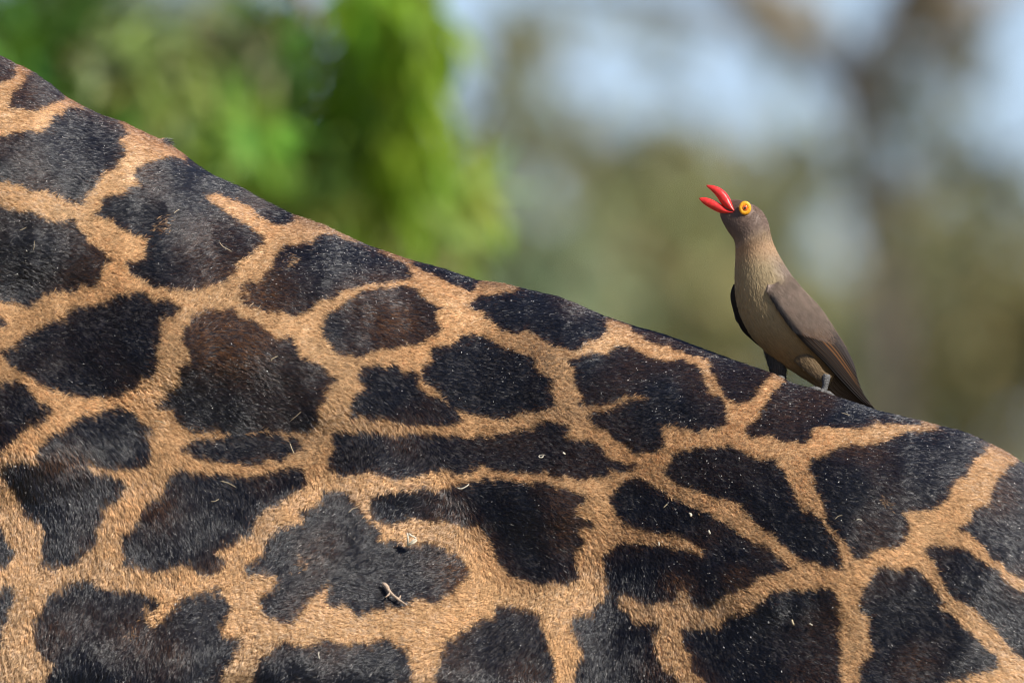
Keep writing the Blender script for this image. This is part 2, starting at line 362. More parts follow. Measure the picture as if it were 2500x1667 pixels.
def in_patches(px, py):
    out = np.zeros(px.shape, bool)
    for a in POLYS:
        lo = a.min(0); hi = a.max(0)
        idx = np.nonzero((px >= lo[0]) & (px <= hi[0]) & (py >= lo[1]) & (py <= hi[1]) & ~out)[0]
        if not len(idx): continue
        x = px[idx]; y = py[idx]; c = np.zeros(len(idx), bool)
        x0, y0 = a[-1]
        for x1, y1 in a:
            if y0 != y1:
                c ^= ((y1 > y) != (y0 > y)) & (x < (x0 - x1) * (y - y1) / (y0 - y1) + x1)
            x0, y0 = x1, y1
        out[idx] |= c
    # beyond the traced flank: cells of the same scale with pale lines between
    ofs = (px < -14) | (px > 2522) | (py > 1676)
    idx = np.nonzero(ofs)[0]
    if len(idx):
        S = 265.0
        X = px[idx] / S + 0.35 * (vnoise(px[idx] / 120, py[idx] / 120, 31) - .5)
        Y = py[idx] / S + 0.35 * (vnoise(px[idx] / 120, py[idx] / 120, 32) - .5)
        ci = np.floor(X).astype(int); cj = np.floor(Y).astype(int)
        d1 = np.full(len(idx), 9.0); d2 = np.full(len(idx), 9.0)
        for di in (-1, 0, 1):
            for dj in (-1, 0, 1):
                qx = ci + di + 0.15 + 0.7 * hash01(ci + di, cj + dj, 1); qy = cj + dj + 0.15 + 0.7 * hash01(ci + di, cj + dj, 2)
                d = np.hypot(X - qx, Y - qy)
                d2 = np.where(d < d1, d1, np.minimum(d2, d)); d1 = np.minimum(d1, d)
        out[idx] = (d2 - d1) > 0.17
    return out

BROWN = [(560, 840, 95, 80, 1.0), (600, 760, 120, 70, .5), (970, 790, 70, 60, .8), (640, 700, 80, 60, .45), (385, 1245, 60, 60, .45), (1650, 1428, 35, 30, 1.0), (2100, 1098, 60, 30, .55),
         (1127, 1395, 35, 45, .6), (1800, 1410, 40, 30, .6), (160, 1130, 60, 25, .7), (1370, 1300, 40, 70, .45), (330, 1560, 80, 60, .35), (2440, 1215, 50, 50, .5),
         (1620, 1640, 60, 40, .5), (930, 690, 60, 30, .4), (325, 300, 60, 25, .6), (1240, 1085, 120, 40, .25), (1720, 1150, 200, 50, .15)]
TAN_SPOTS = [(737, 1380, 12, 9), (2170, 1230, 9, 8), (400, 548, 12, 6), (385, 565, 12, 6), (322, 1553, 8, 10), (712, 640, 10, 12), (600, 715, 10, 14), (355, 1500, 8, 14)]

def coat_colour(px, py, n, wide=1.0, root=None):
    """hair colour at a place on the side: dark patch, pale line, brown fringe between"""
    wx = px + 12 * (vnoise(px / 28, py / 28, 11) - .5) + 6 * (vnoise(px / 9, py / 9, 13) - .5)
    wy = py + 12 * (vnoise(px / 28, py / 28, 12) - .5) + 6 * (vnoise(px / 9, py / 9, 14) - .5)
    g1 = rng.normal(0, 3.0 * wide, (2, n)); g2 = rng.normal(0, 11, (2, n))
    py = np.maximum(py, np.interp(px, RIDGE[:, 0], RIDGE[:, 1]) + 5)
    wy = np.maximum(wy, np.interp(wx, RIDGE[:, 0], RIDGE[:, 1]) + 8)
    dark = in_patches(wx + g1[0], wy + g1[1])
    if root is not None:
        ry_ = np.maximum(wy + root[1], np.interp(wx + root[0], RIDGE[:, 0], RIDGE[:, 1]) + 8)
        dark |= in_patches(wx + root[0] + .5 * g1[0], ry_ + .5 * g1[1])
    dark2 = in_patches(wx + g2[0], wy + g2[1])
    for (a, b, sx, sy) in TAN_SPOTS:
        dark &= ~((rng.random(n) < .55) & ((((wx + 3 * g1[0]) - a) / sx) ** 2 + (((wy + 3 * g1[1]) - b) / sy) ** 2 < 1))
    fringe = dark & ~dark2
    brown = np.zeros(n)
    for (a, b, sx, sy, s) in BROWN:
        brown += s * np.exp(-((px - a) / sx) ** 2 - ((py - b) / sy) ** 2)
    brown += 0.8 * np.clip(vnoise(px / 110, py / 110, 21) - .5, 0, 1)
    ridge_d = py - np.interp(px, RIDGE[:, 0], RIDGE[:, 1])
    k = rng.random(n)
    tan = np.array([0.700, 0.428, 0.205]) * (0.78 + 0.42 * vnoise(px / 120, py / 120, 22))[:, None]
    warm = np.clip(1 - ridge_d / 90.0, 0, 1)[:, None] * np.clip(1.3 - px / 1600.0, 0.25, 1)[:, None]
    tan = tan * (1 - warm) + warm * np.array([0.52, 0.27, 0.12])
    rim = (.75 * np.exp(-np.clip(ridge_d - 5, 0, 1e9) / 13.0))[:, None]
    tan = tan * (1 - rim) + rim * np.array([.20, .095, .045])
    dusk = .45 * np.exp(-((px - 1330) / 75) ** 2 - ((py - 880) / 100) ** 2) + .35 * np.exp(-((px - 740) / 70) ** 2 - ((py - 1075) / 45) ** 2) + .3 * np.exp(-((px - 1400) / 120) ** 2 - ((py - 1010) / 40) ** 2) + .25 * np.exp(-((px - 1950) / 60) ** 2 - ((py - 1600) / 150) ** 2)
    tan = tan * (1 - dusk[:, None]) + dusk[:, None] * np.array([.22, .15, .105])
    grey = (0.5 * np.clip(vnoise(px / 200 + 7, py / 200, 23) - .4, 0, 1))[:, None]
    tan = tan * (1 - grey) + grey * np.array([0.50, 0.38, 0.23])
    tan = tan * (0.62 + 0.62 * rng.random(n))[:, None]
    drk = np.array([0.0078, 0.0085, 0.0130]) * (0.6 + 0.9 * rng.random(n))[:, None]
    mix = np.clip(brown * 1.3, 0, 1) * (0.14 + 0.75 * (rng.random(n) < 0.34))
    drk = drk * (1 - mix[:, None]) + mix[:, None] * np.array([0.20, 0.085, 0.028])
    fr = (fringe & (k < 0.75))[:, None]
    drk = np.where(fr, np.array([0.085, 0.040, 0.022]) * (0.5 + rng.random(n))[:, None], drk)
    pale = (rng.random(n) < 0.012)[:, None]
    drk = np.where(pale, np.array([0.30, 0.28, 0.25]), drk)
    tfr = (~dark & dark2 & (k < 0.5))[:, None]
    tan = np.where(tfr, np.array([0.30, 0.14, 0.05]) * (0.6 + 0.8 * rng.random(n))[:, None], tan)
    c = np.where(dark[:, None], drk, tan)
    return c, dark

# --- trunk mesh
xs = np.concatenate([np.linspace(-1.25, -0.5, 60, endpoint=False), np.linspace(-0.5, 0.5, 260, endpoint=False), np.linspace(0.5, 0.98, 50)])
q = np.concatenate([np.linspace(0, 0.72, 130, endpoint=False), np.linspace(0.72, 1.0, 26)])
ts = TRUNK_H * q ** 2
nq = len(ts)
parts = []
X = np.repeat(xs[:, None], nq, 1); T = np.repeat(ts[None], len(xs), 0)
front = to_world(*flank(X, T, -1.0)); back = to_world(*flank(X, T, 1.0))
rings = [np.concatenate([front[i], back[i][-2:0:-1]]) for i in range(len(xs))]
parts.append(loft(rings))
ring_n = len(rings[0])
def body(x, u, f): return to_world(np.array([x]), np.array([u]), np.array([f]))[0]
gz = lambda x, y, z: np.array([x, y, z])
# neck, head, legs, tail continue the same skin beyond the frame
neck = [body(-0.78, 0.02, 0), body(-0.95, 0.38, 0), body(-1.2, 0.95, 0), body(-1.5, 1.6, 0), body(-1.72, 2.05, 0)]
parts.append(tube(smooth_line(neck, 120, 30), np.interp(np.linspace(0, 1, 120), [0, .2, .6, 1], [.34, .28, .18, .13]), 64, 0.8))
head = [body(-1.68, 2.0, 0), body(-1.78, 2.13, 0), body(-1.95, 2.09, 0), body(-2.15, 1.96, 0), body(-2.30, 1.86, 0), body(-2.36, 1.82, 0)]
parts.append(tube(smooth_line(head, 12), np.interp(np.linspace(0, 1, 12), [0, .15, .45, .8, .95, 1], [.12, .15, .12, .075, .07, .03]), 16, 0.85))
for s in (-1, 1):
    b = body(-1.74, 2.2, s * 0.05)
    parts.append(tube([b, b + gz(.03, 0, .09), b + gz(.05, 0, .17)], [.03, .022, .026], 8))
    e = body(-1.72, 2.14, s * 0.12)
    parts.append(tube([e, e + gz(.03, s * .08, .02), e + gz(.05, s * .16, .0)], [.02, .045, .008], 8, 0.4))
for lx, ly, hind in ((-0.85, -.15, 0), (-0.76, .15, 0), (0.62, -.17, 1), (0.70, .10, 1)):
    if hind:
        pts = [gz(lx - .04, ly * .7, 2.25), gz(lx, ly, 1.95), gz(lx + .05, ly, 1.62), gz(lx - .02, ly, 1.35), gz(lx + .10, ly, .95), gz(lx + .05, ly, .6), gz(lx + .01, ly, .18), gz(lx - .03, ly, .05), gz(lx - .05, ly, 0.0)]
        rr = [.20, .21, .18, .12, .075, .058, .055, .075, .085]
    else:
        pts = [gz(lx - .05, ly * .5, 2.85), gz(lx - .02, ly * .8, 2.4), gz(lx, ly, 1.9), gz(lx + .01, ly, 1.4), gz(lx, ly, 1.0), gz(lx, ly, .6), gz(lx, ly, .18), gz(lx - .03, ly, .05), gz(lx - .05, ly, 0.0)]
        rr = [.16, .20, .15, .10, .085, .058, .055, .075, .085]
    q_ = resample(pts, 110); k_ = np.concatenate([[0], np.cumsum(np.linalg.norm(np.diff(np.array(pts), axis=0), axis=1))])
    parts.append(tube(q_, np.interp(np.linspace(0, k_[-1], 110), k_, rr), 40))
tail = [body(.93, -.42, 0), body(1.02, -.55, 0), body(1.05, -.9, 0), body(1.04, -1.3, 0), body(1.03, -1.6, 0)]
parts.append(tube(tail, [.05, .035, .022, .018, .05], 8))
GV, GF = join(parts)
_r = GV - CAM
_d = _r @ FWD
gpx = 1250 + (_r @ RIGHT) / (K * _d); gpy = 833.5 - (_r @ UP) / (K * _d)
gcol, gdark = coat_colour(gpx, gpy, len(GV), 0.3)
gcol = np.where(gdark[:, None], np.array([0.018, 0.015, 0.015]), np.array([0.30, 0.17, 0.075]))
giraffe = mesh_obj('giraffe', GV, GF, MAT_HIDE, colors=gcol)
tag(giraffe, 'dark patched giraffe back sloping down to the right, filling the lower frame', 'giraffe')

# --- hair direction over the side: px, py, dx, dy(down)
FLOW = np.array([(0, 300, .85, .52), (150, 420, .93, .36), (400, 480, .99, .05), (500, 620, .99, -.08), (350, 620, .99, 0), (450, 560, .99, -.05), (650, 560, .88, .47), (100, 620, .99, .1), (180, 650, .99, .1), (60, 760, .9, .4), (300, 850, .9, .4),
    (60, 1350, -.15, 1), (250, 1500, -.35, .95), (350, 1250, .4, .9), (450, 1300, .45, .9), (560, 1000, .97, .15), (700, 1050, .95, .2), (600, 1500, -.75, .7), (760, 1300, -.8, .5), (900, 1500, -.88, .45), (950, 1390, -.80, .55),
    (1100, 1550, -.85, .5), (1230, 1600, -.6, .8), (1400, 1500, -.5, .85), (1000, 1230, -.7, .55), (1200, 1150, .95, .2), (1300, 1330, .92, .2), (800, 800, .9, .4), (1000, 700, .93, .36), (1200, 750, .95, .3),
    (1500, 880, .99, .05), (1620, 960, .99, .08), (1450, 780, .98, .15), (1700, 900, .97, .25), (1250, 1000, .95, .2), (1500, 1150, .93, .3), (1700, 1280, .9, .4), (1600, 1500, .5, .85), (1900, 1000, .93, .35), (2150, 1030, .95, .35),
    (2300, 1120, .85, .55), (2420, 1200, .75, .7), (2450, 1400, .7, .75), (2200, 1350, .85, .5), (2050, 1500, .9, .3), (2300, 1600, .85, .45), (1900, 1300, .9, .4)])
FLOW[:, 2:] = unit(FLOW[:, 2:])
def flow_at(px, py):
    dx = np.zeros(len(px)); dy = np.zeros(len(px)); ww = np.zeros(len(px))
    for a, b, x, y in FLOW:
        w = 1.0 / (((px - a) ** 2 + (py - b) ** 2) / 1e4 + 0.35) ** 1.6
        dx += w * x; dy += w * y; ww += w
    return dx / ww, dy / ww

def surface_frame(x, t, side):
    e = 0.0012
    p = to_world(*flank(x, t, side))
    px_ = to_world(*flank(x + e, t, side)) - p
    pt_ = to_world(*flank(x, t + e, side)) - p
    # along x keep the true surface tangent, along t the downhill tangent
    n = unit(np.cross(pt_, px_)) * (1 if side < 0 else -1)
    n = np.where((n @ FWD * side < 0)[:, None], -n, n)
    return p, unit(px_), unit(pt_), n

def coat(N, x0, x1, side, tmax):
    # even density along the curved section
    tt = tmax * np.linspace(0, 1, 4000) ** 2
    hw = half_width(tt, np.zeros(4000))
    arc = np.concatenate([[0], np.cumsum(np.hypot(np.diff(tt), np.diff(hw)))])
    x = rng.uniform(x0, x1, N)
    t = np.interp(rng.uniform(0, arc[-1], N), arc, tt) + 2e-5
    p, tx, td, n = surface_frame(x, t, side)
    r = p - CAM; d = r @ FWD
    px = 1250 + (r @ RIGHT) / (K * d); py = 833.5 - (r @ UP) / (K * d)
    dx, dy = flow_at(px, py)
    dy = dy - dx * np.interp(px, _rp[1:], np.diff(833.5 - _ru / (K * D)) / np.diff(_rp))   # lay of the hair against the sloping back
    r2 = p + 0.0028 * unit(dx[:, None] * tx + dy[:, None] * td) - CAM; d2_ = r2 @ FWD     # colour belongs to where the strand shows
    qx = 1250 + (r2 @ RIGHT) / (K * d2_); qy = 833.5 - (r2 @ UP) / (K * d2_)
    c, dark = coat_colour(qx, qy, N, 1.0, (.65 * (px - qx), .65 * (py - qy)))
    # clumps: neighbouring hairs lean together
    jx = px + 5 * (vnoise(px / 7, py / 7, 51) - .5); jy = py + 5 * (vnoise(px / 7, py / 7, 52) - .5)
    arc_c = np.interp(t, tt, arc) / 0.0020; ci = np.floor(jx / 6.0).astype(int); cj = np.floor(arc_c + 0.6 * (vnoise(px / 7, py / 7, 53) - .5)).astype(int)
    c1 = hash01(ci, cj, 61); c2 = hash01(ci, cj, 62); c3 = hash01(ci, cj, 63)
    ang = (c1 - .5) * np.where(dark, .6, 1.25) + rng.normal(0, .16, N) + 0.5 * (vnoise(px / 60, py / 60, 64) - .5)
    ca, sa = np.cos(ang), np.sin(ang)
    fx = dx * ca - dy * sa; fy = dx * sa + dy * ca
    # td already points down the side, tx along the body
    dirv = unit(fx[:, None] * tx + fy[:, None] * td)
    L = (0.0034 + 0.0020 * rng.random(N)) * np.where(dark, 1.15, 1.0)
    lift = np.radians(np.where(dark, 13, 22) + 18 * (c2 - .4) + rng.normal(0, 4, N))
    stray = rng.random(N) < 0.006
    lift = np.where(stray, lift + np.radians(18), lift); L = np.where(stray, L * 1.25, L)
    # crest of the back: a few longer upright hairs where the mane runs out
    mane = np.exp(-(t / 0.006) ** 2) * np.exp(-((px - 620) / 130) ** 2) + 2.2 * np.exp(-(t / 0.004) ** 2) * np.exp(-((px - 392) / 9) ** 2)
    lift = lift * (1 - 0.55 * np.exp(-(t / 0.02) ** 1))
    tuft = (np.abs(px - 392) < 9) & (t < .003) & (rng.random(N) < .2); c = np.where(tuft[:, None], np.array([.015, .012, .012]), c)
    L = L * np.where(tuft, 2.2, 1.0) * (1 + 0.7 * np.clip(np.where(np.abs(px - 392) < 30, 0, mane), 0, 1.6)); lift = lift + np.radians(18) * np.clip(mane, 0, 2) * rng.random(N)
    bright = np.where(dark, 0.75 + .5 * c3, 0.70 + 0.52 * c3)
    c = c * bright[:, None]
    P = np.empty((N, 4, 3))
    side_v = np.cross(n, dirv); bend = rng.normal(0, .10, N)
    for k, s in enumerate((0.0, 0.36, 0.70, 1.0)):
        along = s * L * np.cos(lift)
        up_ = L * np.sin(lift) * (1.25 * s - 0.32 * s * s) - 0.0003
        P[:, k] = p + dirv * along[:, None] + n * up_[:, None] + side_v * (bend * L * s * s)[:, None]
    rad = np.where(dark, 0.00013, 0.000155) * (0.7 + 0.6 * rng.random(N))
    return P, rad, c, p, n, px, py, dark

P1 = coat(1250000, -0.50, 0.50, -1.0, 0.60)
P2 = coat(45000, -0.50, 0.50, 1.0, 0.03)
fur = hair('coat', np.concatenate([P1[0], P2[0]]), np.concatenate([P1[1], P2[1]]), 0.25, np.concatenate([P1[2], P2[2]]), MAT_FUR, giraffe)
tag(fur, kind='stuff')

# ------------------------------------------------------------------ oxpecker
BIRD_F = float(spine_f(1990))
def bz(x, y, f=0.0):
    """outline drawing of the bird -> its place on the back; f metres away from the viewer"""
    return at(1680 + np.asarray(x, float) / 2.571, 420 + np.asarray(y, float) / 2.571, D + np.asarray(f, float) + BIRD_F)
U = 1 / 2.571 * K * D          # metres per drawing unit
def yaw_f(x, y):               # the bird stands turned a little towards the viewer: tail farther away
    s = np.clip((np.asarray(y, float) - 420) / 1070, 0, 1)
    return -0.008 + 0.036 * s

foot = bz(850, 1400, 0.0)
bird = empty('oxpecker', foot, 'small brown bird with open red bill and yellow eye ring perched on the giraffe', 'bird')

SEC = np.array([  # left x,y, right x,y, half depth
 (196, 246, 256, 176, 20), (213, 305, 306, 176, 42), (243, 358, 366, 188, 76), (270, 398, 428, 216, 100), (291, 425, 478, 262, 107), (299, 462, 507, 330, 108),
 (299, 515, 521, 415, 108), (295, 595, 556, 500, 118), (292, 685, 604, 582, 138), (298, 785, 660, 668, 155), (318, 872, 722, 745, 165), (352, 956, 786, 815, 166),
 (402, 1036, 836, 880, 157), (460, 1098, 876, 940, 143), (530, 1166, 910, 1000, 124), (620, 1226, 938, 1060, 102), (720, 1288, 962, 1120, 80), (800, 1338, 985, 1190, 60),
 (862, 1382, 1004, 1262, 44), (915, 1402, 1015, 1330, 28)], float)
def dense(sec, n):
    s = np.linspace(0, len(sec) - 1, n); k = np.arange(len(sec))
    out = np.stack([np.interp(s, k, sec[:, j]) for j in range(sec.shape[1])], 1)
    for _ in range(3):
        out[1:-1] = 0.25 * out[:-2] + 0.5 * out[1:-1] + 0.25 * out[2:]
    return out
BS = dense(SEC, 76)
NS = 48
def body_ring(row, grow=1.0, n=NS):
    lx, ly, rx_, ry, dp = row
    th = np.linspace(0, 2 * math.pi, n, endpoint=False)
    cx, cy = (lx + rx_) / 2, (ly + ry) / 2
    X = cx + (rx_ - lx) / 2 * np.cos(th) * grow; Y = cy + (ry - ly) / 2 * np.cos(th) * grow
    f = yaw_f(cx, cy) - dp * U * np.sin(th) * grow
    return bz(X, Y, f)
rings = [body_ring(BS[0], 0.35)] + [body_ring(r) for r in BS] + [body_ring(BS[-1], 0.3)]
BV, BF = loft(rings)

def plume_colour(zx, zy, th, n):
    """colour by place on the bird: zx, zy in the drawing, th round the body (0 = back, pi = breast)"""
    head = np.array([0.175, 0.116, 0.084]); nape = np.array([0.40, 0.255, 0.145]); breast = np.array([0.345, 0.258, 0.142])
    belly = np.array([0.28, 0.172, 0.072]); back = np.array([0.225, 0.165, 0.125])
    c = np.tile(breast, (n, 1))
    h = np.clip(((zx - 300) * 0.42 + (430 - zy) + 18 * (vnoise(zx / 18, zy / 18, 71) - .5)) / 60.0 + 0.15, 0, 1)[:, None]
    nb = np.clip(1.15 - np.abs(zy - 470) / 110.0, 0, 1)[:, None]
    c = c * (1 - nb) + nape * nb
    lo = np.clip((zy - 940) / 200.0, 0, 1)[:, None]
    c = c * (1 - lo) + belly * lo
    bk = (np.clip(np.cos(th) * 2.2 - 0.9, 0, 1) * np.clip((zy - 480) / 120.0, 0, 1))[:, None]
    c = c * (1 - bk) + back * bk
    hd = np.clip((490 - zy + (zx - 400) * -0.30 + 40 * (vnoise(zx / 14, zy / 14, 72) - .5)) / 140.0, 0, 1)[:, None]
    c = c * (1 - hd) + head * hd
    return c

zxy = []; ths = []
for r in [BS[0]] + list(BS) + [BS[-1]]:
    th = np.linspace(0, 2 * math.pi, NS, endpoint=False)
    zxy.append(np.stack([(r[0] + r[2]) / 2 + (r[2] - r[0]) / 2 * np.cos(th), (r[1] + r[3]) / 2 + (r[3] - r[1]) / 2 * np.cos(th)], 1)); ths.append(th)
zxy = np.concatenate(zxy); ths = np.concatenate(ths)
bcol = plume_colour(zxy[:, 0], zxy[:, 1], ths, len(zxy)) * 0.8
bird_body = mesh_obj('body', BV, BF, MAT_PLUME, bird, colors=bcol)

def plumage(N):
    i = rng.uniform(1.0, len(BS) - 1.01, N); th = rng.uniform(0, 2 * math.pi, N)
    k = i.astype(int); w = (i - k)[:, None]
    row = BS[k] * (1 - w) + BS[k + 1] * w
    def pt(row, th):
        cx, cy = (row[:, 0] + row[:, 2]) / 2, (row[:, 1] + row[:, 3]) / 2
        X = cx + (row[:, 2] - row[:, 0]) / 2 * np.cos(th); Y = cy + (row[:, 3] - row[:, 1]) / 2 * np.cos(th)
        return X, Y, bz(X, Y, yaw_f(cx, cy) - row[:, 4] * U * np.sin(th))
    X, Y, p = pt(row, th)
    row2 = BS[k + 1] * (1 - w) + BS[np.minimum(k + 2, len(BS) - 1)] * w
    _, _, p2 = pt(row2, th)
    _, _, p3 = pt(row, th + 0.02)
    d = unit(p2 - p); tang = unit(p3 - p)
    n = unit(np.cross(d, tang)); cx, cy = (row[:, 0] + row[:, 2]) / 2, (row[:, 1] + row[:, 3]) / 2
    cen = bz(cx, cy, yaw_f(cx, cy)); n = np.where((np.sum(n * (p - cen), 1) < 0)[:, None], -n, n)
    c = plume_colour(X, Y, th, N) * (0.72 + 0.56 * rng.random(N))[:, None]
    L = np.interp(Y, [200, 420, 700, 1200], [0.0018, 0.0020, 0.0034, 0.0050]) * (0.7 + 0.6 * rng.random(N))
    lift = np.radians(np.interp(Y, [200, 480, 900], [18, 6, 6]) + rng.normal(0, 4, N))
    a = rng.normal(0, .16, N)
    dv = d * np.cos(a)[:, None] + tang * np.sin(a)[:, None]
    P = np.empty((N, 3, 3))
    for j, s in enumerate((0, .5, 1.0)):
        P[:, j] = p + dv * (s * L * np.cos(lift))[:, None] + n * (L * np.sin(lift) * (1.3 * s - .5 * s * s) - 0.0002)[:, None]
    keep = ~(((X - 357) / 46) ** 2 + ((Y - 226) / 48) ** 2 < 1)
    return P[keep], np.full(keep.sum(), 0.00012), c[keep]
pl = plumage(65000)
o = hair('plumage', pl[0], pl[1], 0.3, pl[2], MAT_PLUME, bird); tag(o, kind='stuff')

def spindle(upper, lower, depth, f0, n=26, seg=14, flatten=0.0):
    """solid between two outlines, depth in drawing units at each station"""
    a = smooth_line(upper, n, 2); b = smooth_line(lower, n, 2)
    dp = np.interp(np.linspace(0, 1, n), np.linspace(0, 1, len(depth)), depth)
    f0 = np.interp(np.linspace(0, 1, n), np.linspace(0, 1, len(np.atleast_1d(f0))), np.atleast_1d(f0))
    th = np.linspace(0, 2 * math.pi, seg, endpoint=False); rings = []
    for i in range(n):
        c = (a[i] + b[i]) / 2; h = (a[i] - b[i]) / 2
        rings.append(bz(c[0] + h[0] * np.cos(th), c[1] + h[1] * np.cos(th), f0[i] - dp[i] * U * np.sin(th)))
    return loft(rings)

MAT_BILL = plain('red_bill', (0.66, 0.026, 0.018), 0.36, 0.5, 0.22, 260, 0.25, 0.12)
MAT_GAPE = plain('dark_red_mouth', (0.28, 0.006, 0.01), 0.4, 0.5, 0.2, 500)
MAT_RING = plain('yellow_eye_ring', (0.80, 0.345, 0.010), 0.45, 0.5, 0.12, 900, 0.3)
MAT_IRIS = plain('orange_iris', (0.62, 0.10, 0.01), 0.2, 0.6, 0.2, 900, 0, 0.6)
MAT_PUPIL = plain('pupil', (0.006, 0.003, 0.003), 0.05, 0.8, 0.1, 500, 0, 1.0)
MAT_TARSUS = plain('grey_leg_scale', (0.095, 0.088, 0.08), 0.55, 0.5, 0.35, 900, 0.6)
MAT_CLAW = plain('black_claw', (0.015, 0.012, 0.012), 0.35, 0.5, 0.2, 900)

fb = -0.008
v, f = spindle([(114, 82), (152, 82), (194, 95), (231, 120), (257, 152), (274, 186), (287, 220), (294, 240)], [(116, 92), (142, 114), (171, 144), (192, 176), (212, 208), (236, 232), (264, 246), (286, 252)],
               [1, 9, 18, 28, 38, 50, 62, 68], fb); mesh_obj('upper_bill', v, f, MAT_BILL, bird)
v, f = spindle([(70, 163), (105, 158), (140, 168), (175, 184), (205, 200), (232, 224), (258, 238), (288, 246)], [(70, 172), (90, 196), (119, 217), (149, 235), (182, 252), (213, 264), (246, 267), (286, 260)],
               [1, 9, 16, 25, 33, 44, 56, 66], fb); mesh_obj('lower_bill', v, f, MAT_BILL, bird)
v, f = spindle([(232, 196), (256, 205), (276, 225), (284, 240)], [(226, 214), (246, 232), (262, 242), (280, 250)], [10, 26, 46, 58], fb, 10, 10); mesh_obj('mouth_lining', v, f, MAT_GAPE, bird)

# eye: fleshy ring, iris, pupil, on the cheek in view and the one turned away
def eye(side):
    c = np.array([357.0, 226.0])
    dep = 101 * U
    fc = yaw_f(357, 300) + side * dep * 0.90
    th = np.linspace(0, 2 * math.pi, 28, endpoint=False)
    def lathe(prof):
        return loft([bz(c[0] + r * 0.96 * np.cos(th), c[1] + r * 1.06 * np.sin(th), fc + side * h * U + 0 * th) for r, h in prof])
    e = bpy.data.objects.new('eye', None); col.objects.link(e); e.location = bz(c[0], c[1], fc); e.empty_display_size = .005; attach(e, bird)
    v, f = lathe([(40, -14), (41, 2), (39, 7), (34, 10), (27, 11), (20, 10), (15, 8)]); mesh_obj('eye_ring', v, f, MAT_RING, e)
    v, f = lathe([(18, 5), (17, 10.5), (13, 12.5), (9, 13.5), (3, 14)]); mesh_obj('iris', v, f, MAT_IRIS, e)
    v, f = lathe([(7.5, 12), (7, 15), (4.5, 16.4), (1.5, 17)]); mesh_obj('pupil', v, f, MAT_PUPIL, e)
eye(-1); eye(1)

# wings
W_LOW = smooth_line([(500, 690), (489, 715), (500, 760), (556, 856), (622, 952), (692, 1040), (770, 1120), (852, 1200), (930, 1290), (1010, 1372), (1095, 1452), (1182, 1494)], 60, 2)
W_UP = smooth_line([(520, 668), (548, 643), (600, 632), (662, 668), (728, 744), (790, 808), (842, 868), (884, 930), (932, 1008), (978, 1078), (1030, 1180), (1075, 1282), (1120, 1375), (1188, 1494)], 60, 2)
def wing_pt(u, v, out=0.0):
    """u 0..1 shoulder to tip, v 0 lower edge .. 1 edge along the back"""
    u = np.asarray(u, float); v = np.asarray(v, float)
    s = np.linspace(0, 1, 60)
    lo = np.stack([np.interp(u, s, W_LOW[:, k]) for k in (0, 1)], -1); up = np.stack([np.interp(u, s, W_UP[:, k]) for k in (0, 1)], -1)
    p = lo * (1 - v)[..., None] + up * v[..., None]
    dep = np.interp(u, [0, .06, .2, .4, .6, .8, 1], [128, 152, 176, 168, 118, 70, 42]) * U
    a = 0.30 + v * 1.15
    f = yaw_f(p[..., 0], p[..., 1]) - dep * np.cos(a) - out
    return bz(p[..., 0], p[..., 1], f)

MAT_COVERT = tinted('wing_covert', 0.6, 0.25)
wing = bpy.data.objects.new('wing', None); col.objects.link(wing); wing.location = wing_pt(0.05, 0.5); wing.empty_display_size = .01; attach(wing, bird)
nu, nv = 44, 22
uu, vv = np.meshgrid(np.linspace(0.0, 0.66, nu), np.linspace(0, 1, nv), indexing='ij')
edge = 0.62 - 0.30 * (1 - vv) ** 1.2
uu2 = uu / 0.66 * edge
thick = 0.0026 * np.sqrt(np.clip(1 - (2 * vv - 1) ** 4, 0, 1)) * np.clip(uu / 0.05, 0, 1) ** 0.5 * np.clip((0.70 - uu) / 0.35, 0.12, 1)
top = wing_pt(uu2, vv, thick + 0.0012); bot = wing_pt(uu2, vv, -0.0020)
rings = [np.concatenate([top[i], bot[i][::-1]]) for i in range(nu)]
CV, CF = loft(rings)
cc = np.tile(np.array([0.20, 0.145, 0.11]), (len(CV), 1))
mesh_obj('wing_coverts', CV, CF, MAT_COVERT, wing, colors=cc * 0.8)

def covert_plumes(N):
    u = rng.uniform(0.005, 0.64, N); v = rng.uniform(0.01, 0.995, N)
    e = 0.62 - 0.30 * (1 - v) ** 1.2; u2 = u / 0.66 * e
    th = 0.0026 * np.sqrt(np.clip(1 - (2 * v - 1) ** 4, 0, 1)) * np.clip(u / 0.05, 0, 1) ** .5 * np.clip((0.70 - u) / 0.35, 0.12, 1) + 0.0012
    p = wing_pt(u2, v, th); p2 = wing_pt(u2 + 0.012, v, th); p3 = wing_pt(u2, v + 0.01, th)
    d = unit(p2 - p); t = unit(p3 - p); n = unit(np.cross(d, t)); n = np.where((n @ FWD > 0)[:, None], -n, n)
    base = np.array([0.235, 0.172, 0.130]); lowc = np.array([0.028, 0.024, 0.026])
    le = np.clip((0.20 - v) / 0.10 + 0.5 * (rng.random(N) - .5), 0, 1)[:, None] * np.clip((u - .05) / .1, 0, 1)[:, None]
    # soft mottling where feathers overlap
    row = vnoise(u2 * 46, v * 11, 81)
    c = base * (0.64 + 0.36 * row + 0.26 * rng.random(N))[:, None]
    rust = np.clip((u - 0.48) / 0.15, 0, 1)[:, None] * (rng.random(N) < 0.35)[:, None]
    c = c * (1 - rust) + rust * np.array([0.20, 0.10, 0.045])
    c = c * (1 - le) + lowc * le
    L = 0.0048 * (0.7 + .6 * rng.random(N)); lift = np.radians(6 + rng.normal(0, 3, N)); a = rng.normal(0, .10, N)
    dv = d * np.cos(a)[:, None] + t * np.sin(a)[:, None]
    P = np.stack([p + dv * (s * L)[:, None] + n * (L * np.sin(lift) * s - .0001)[:, None] for s in (0, .5, 1)], 1)
    return P, np.full(N, .00013), c
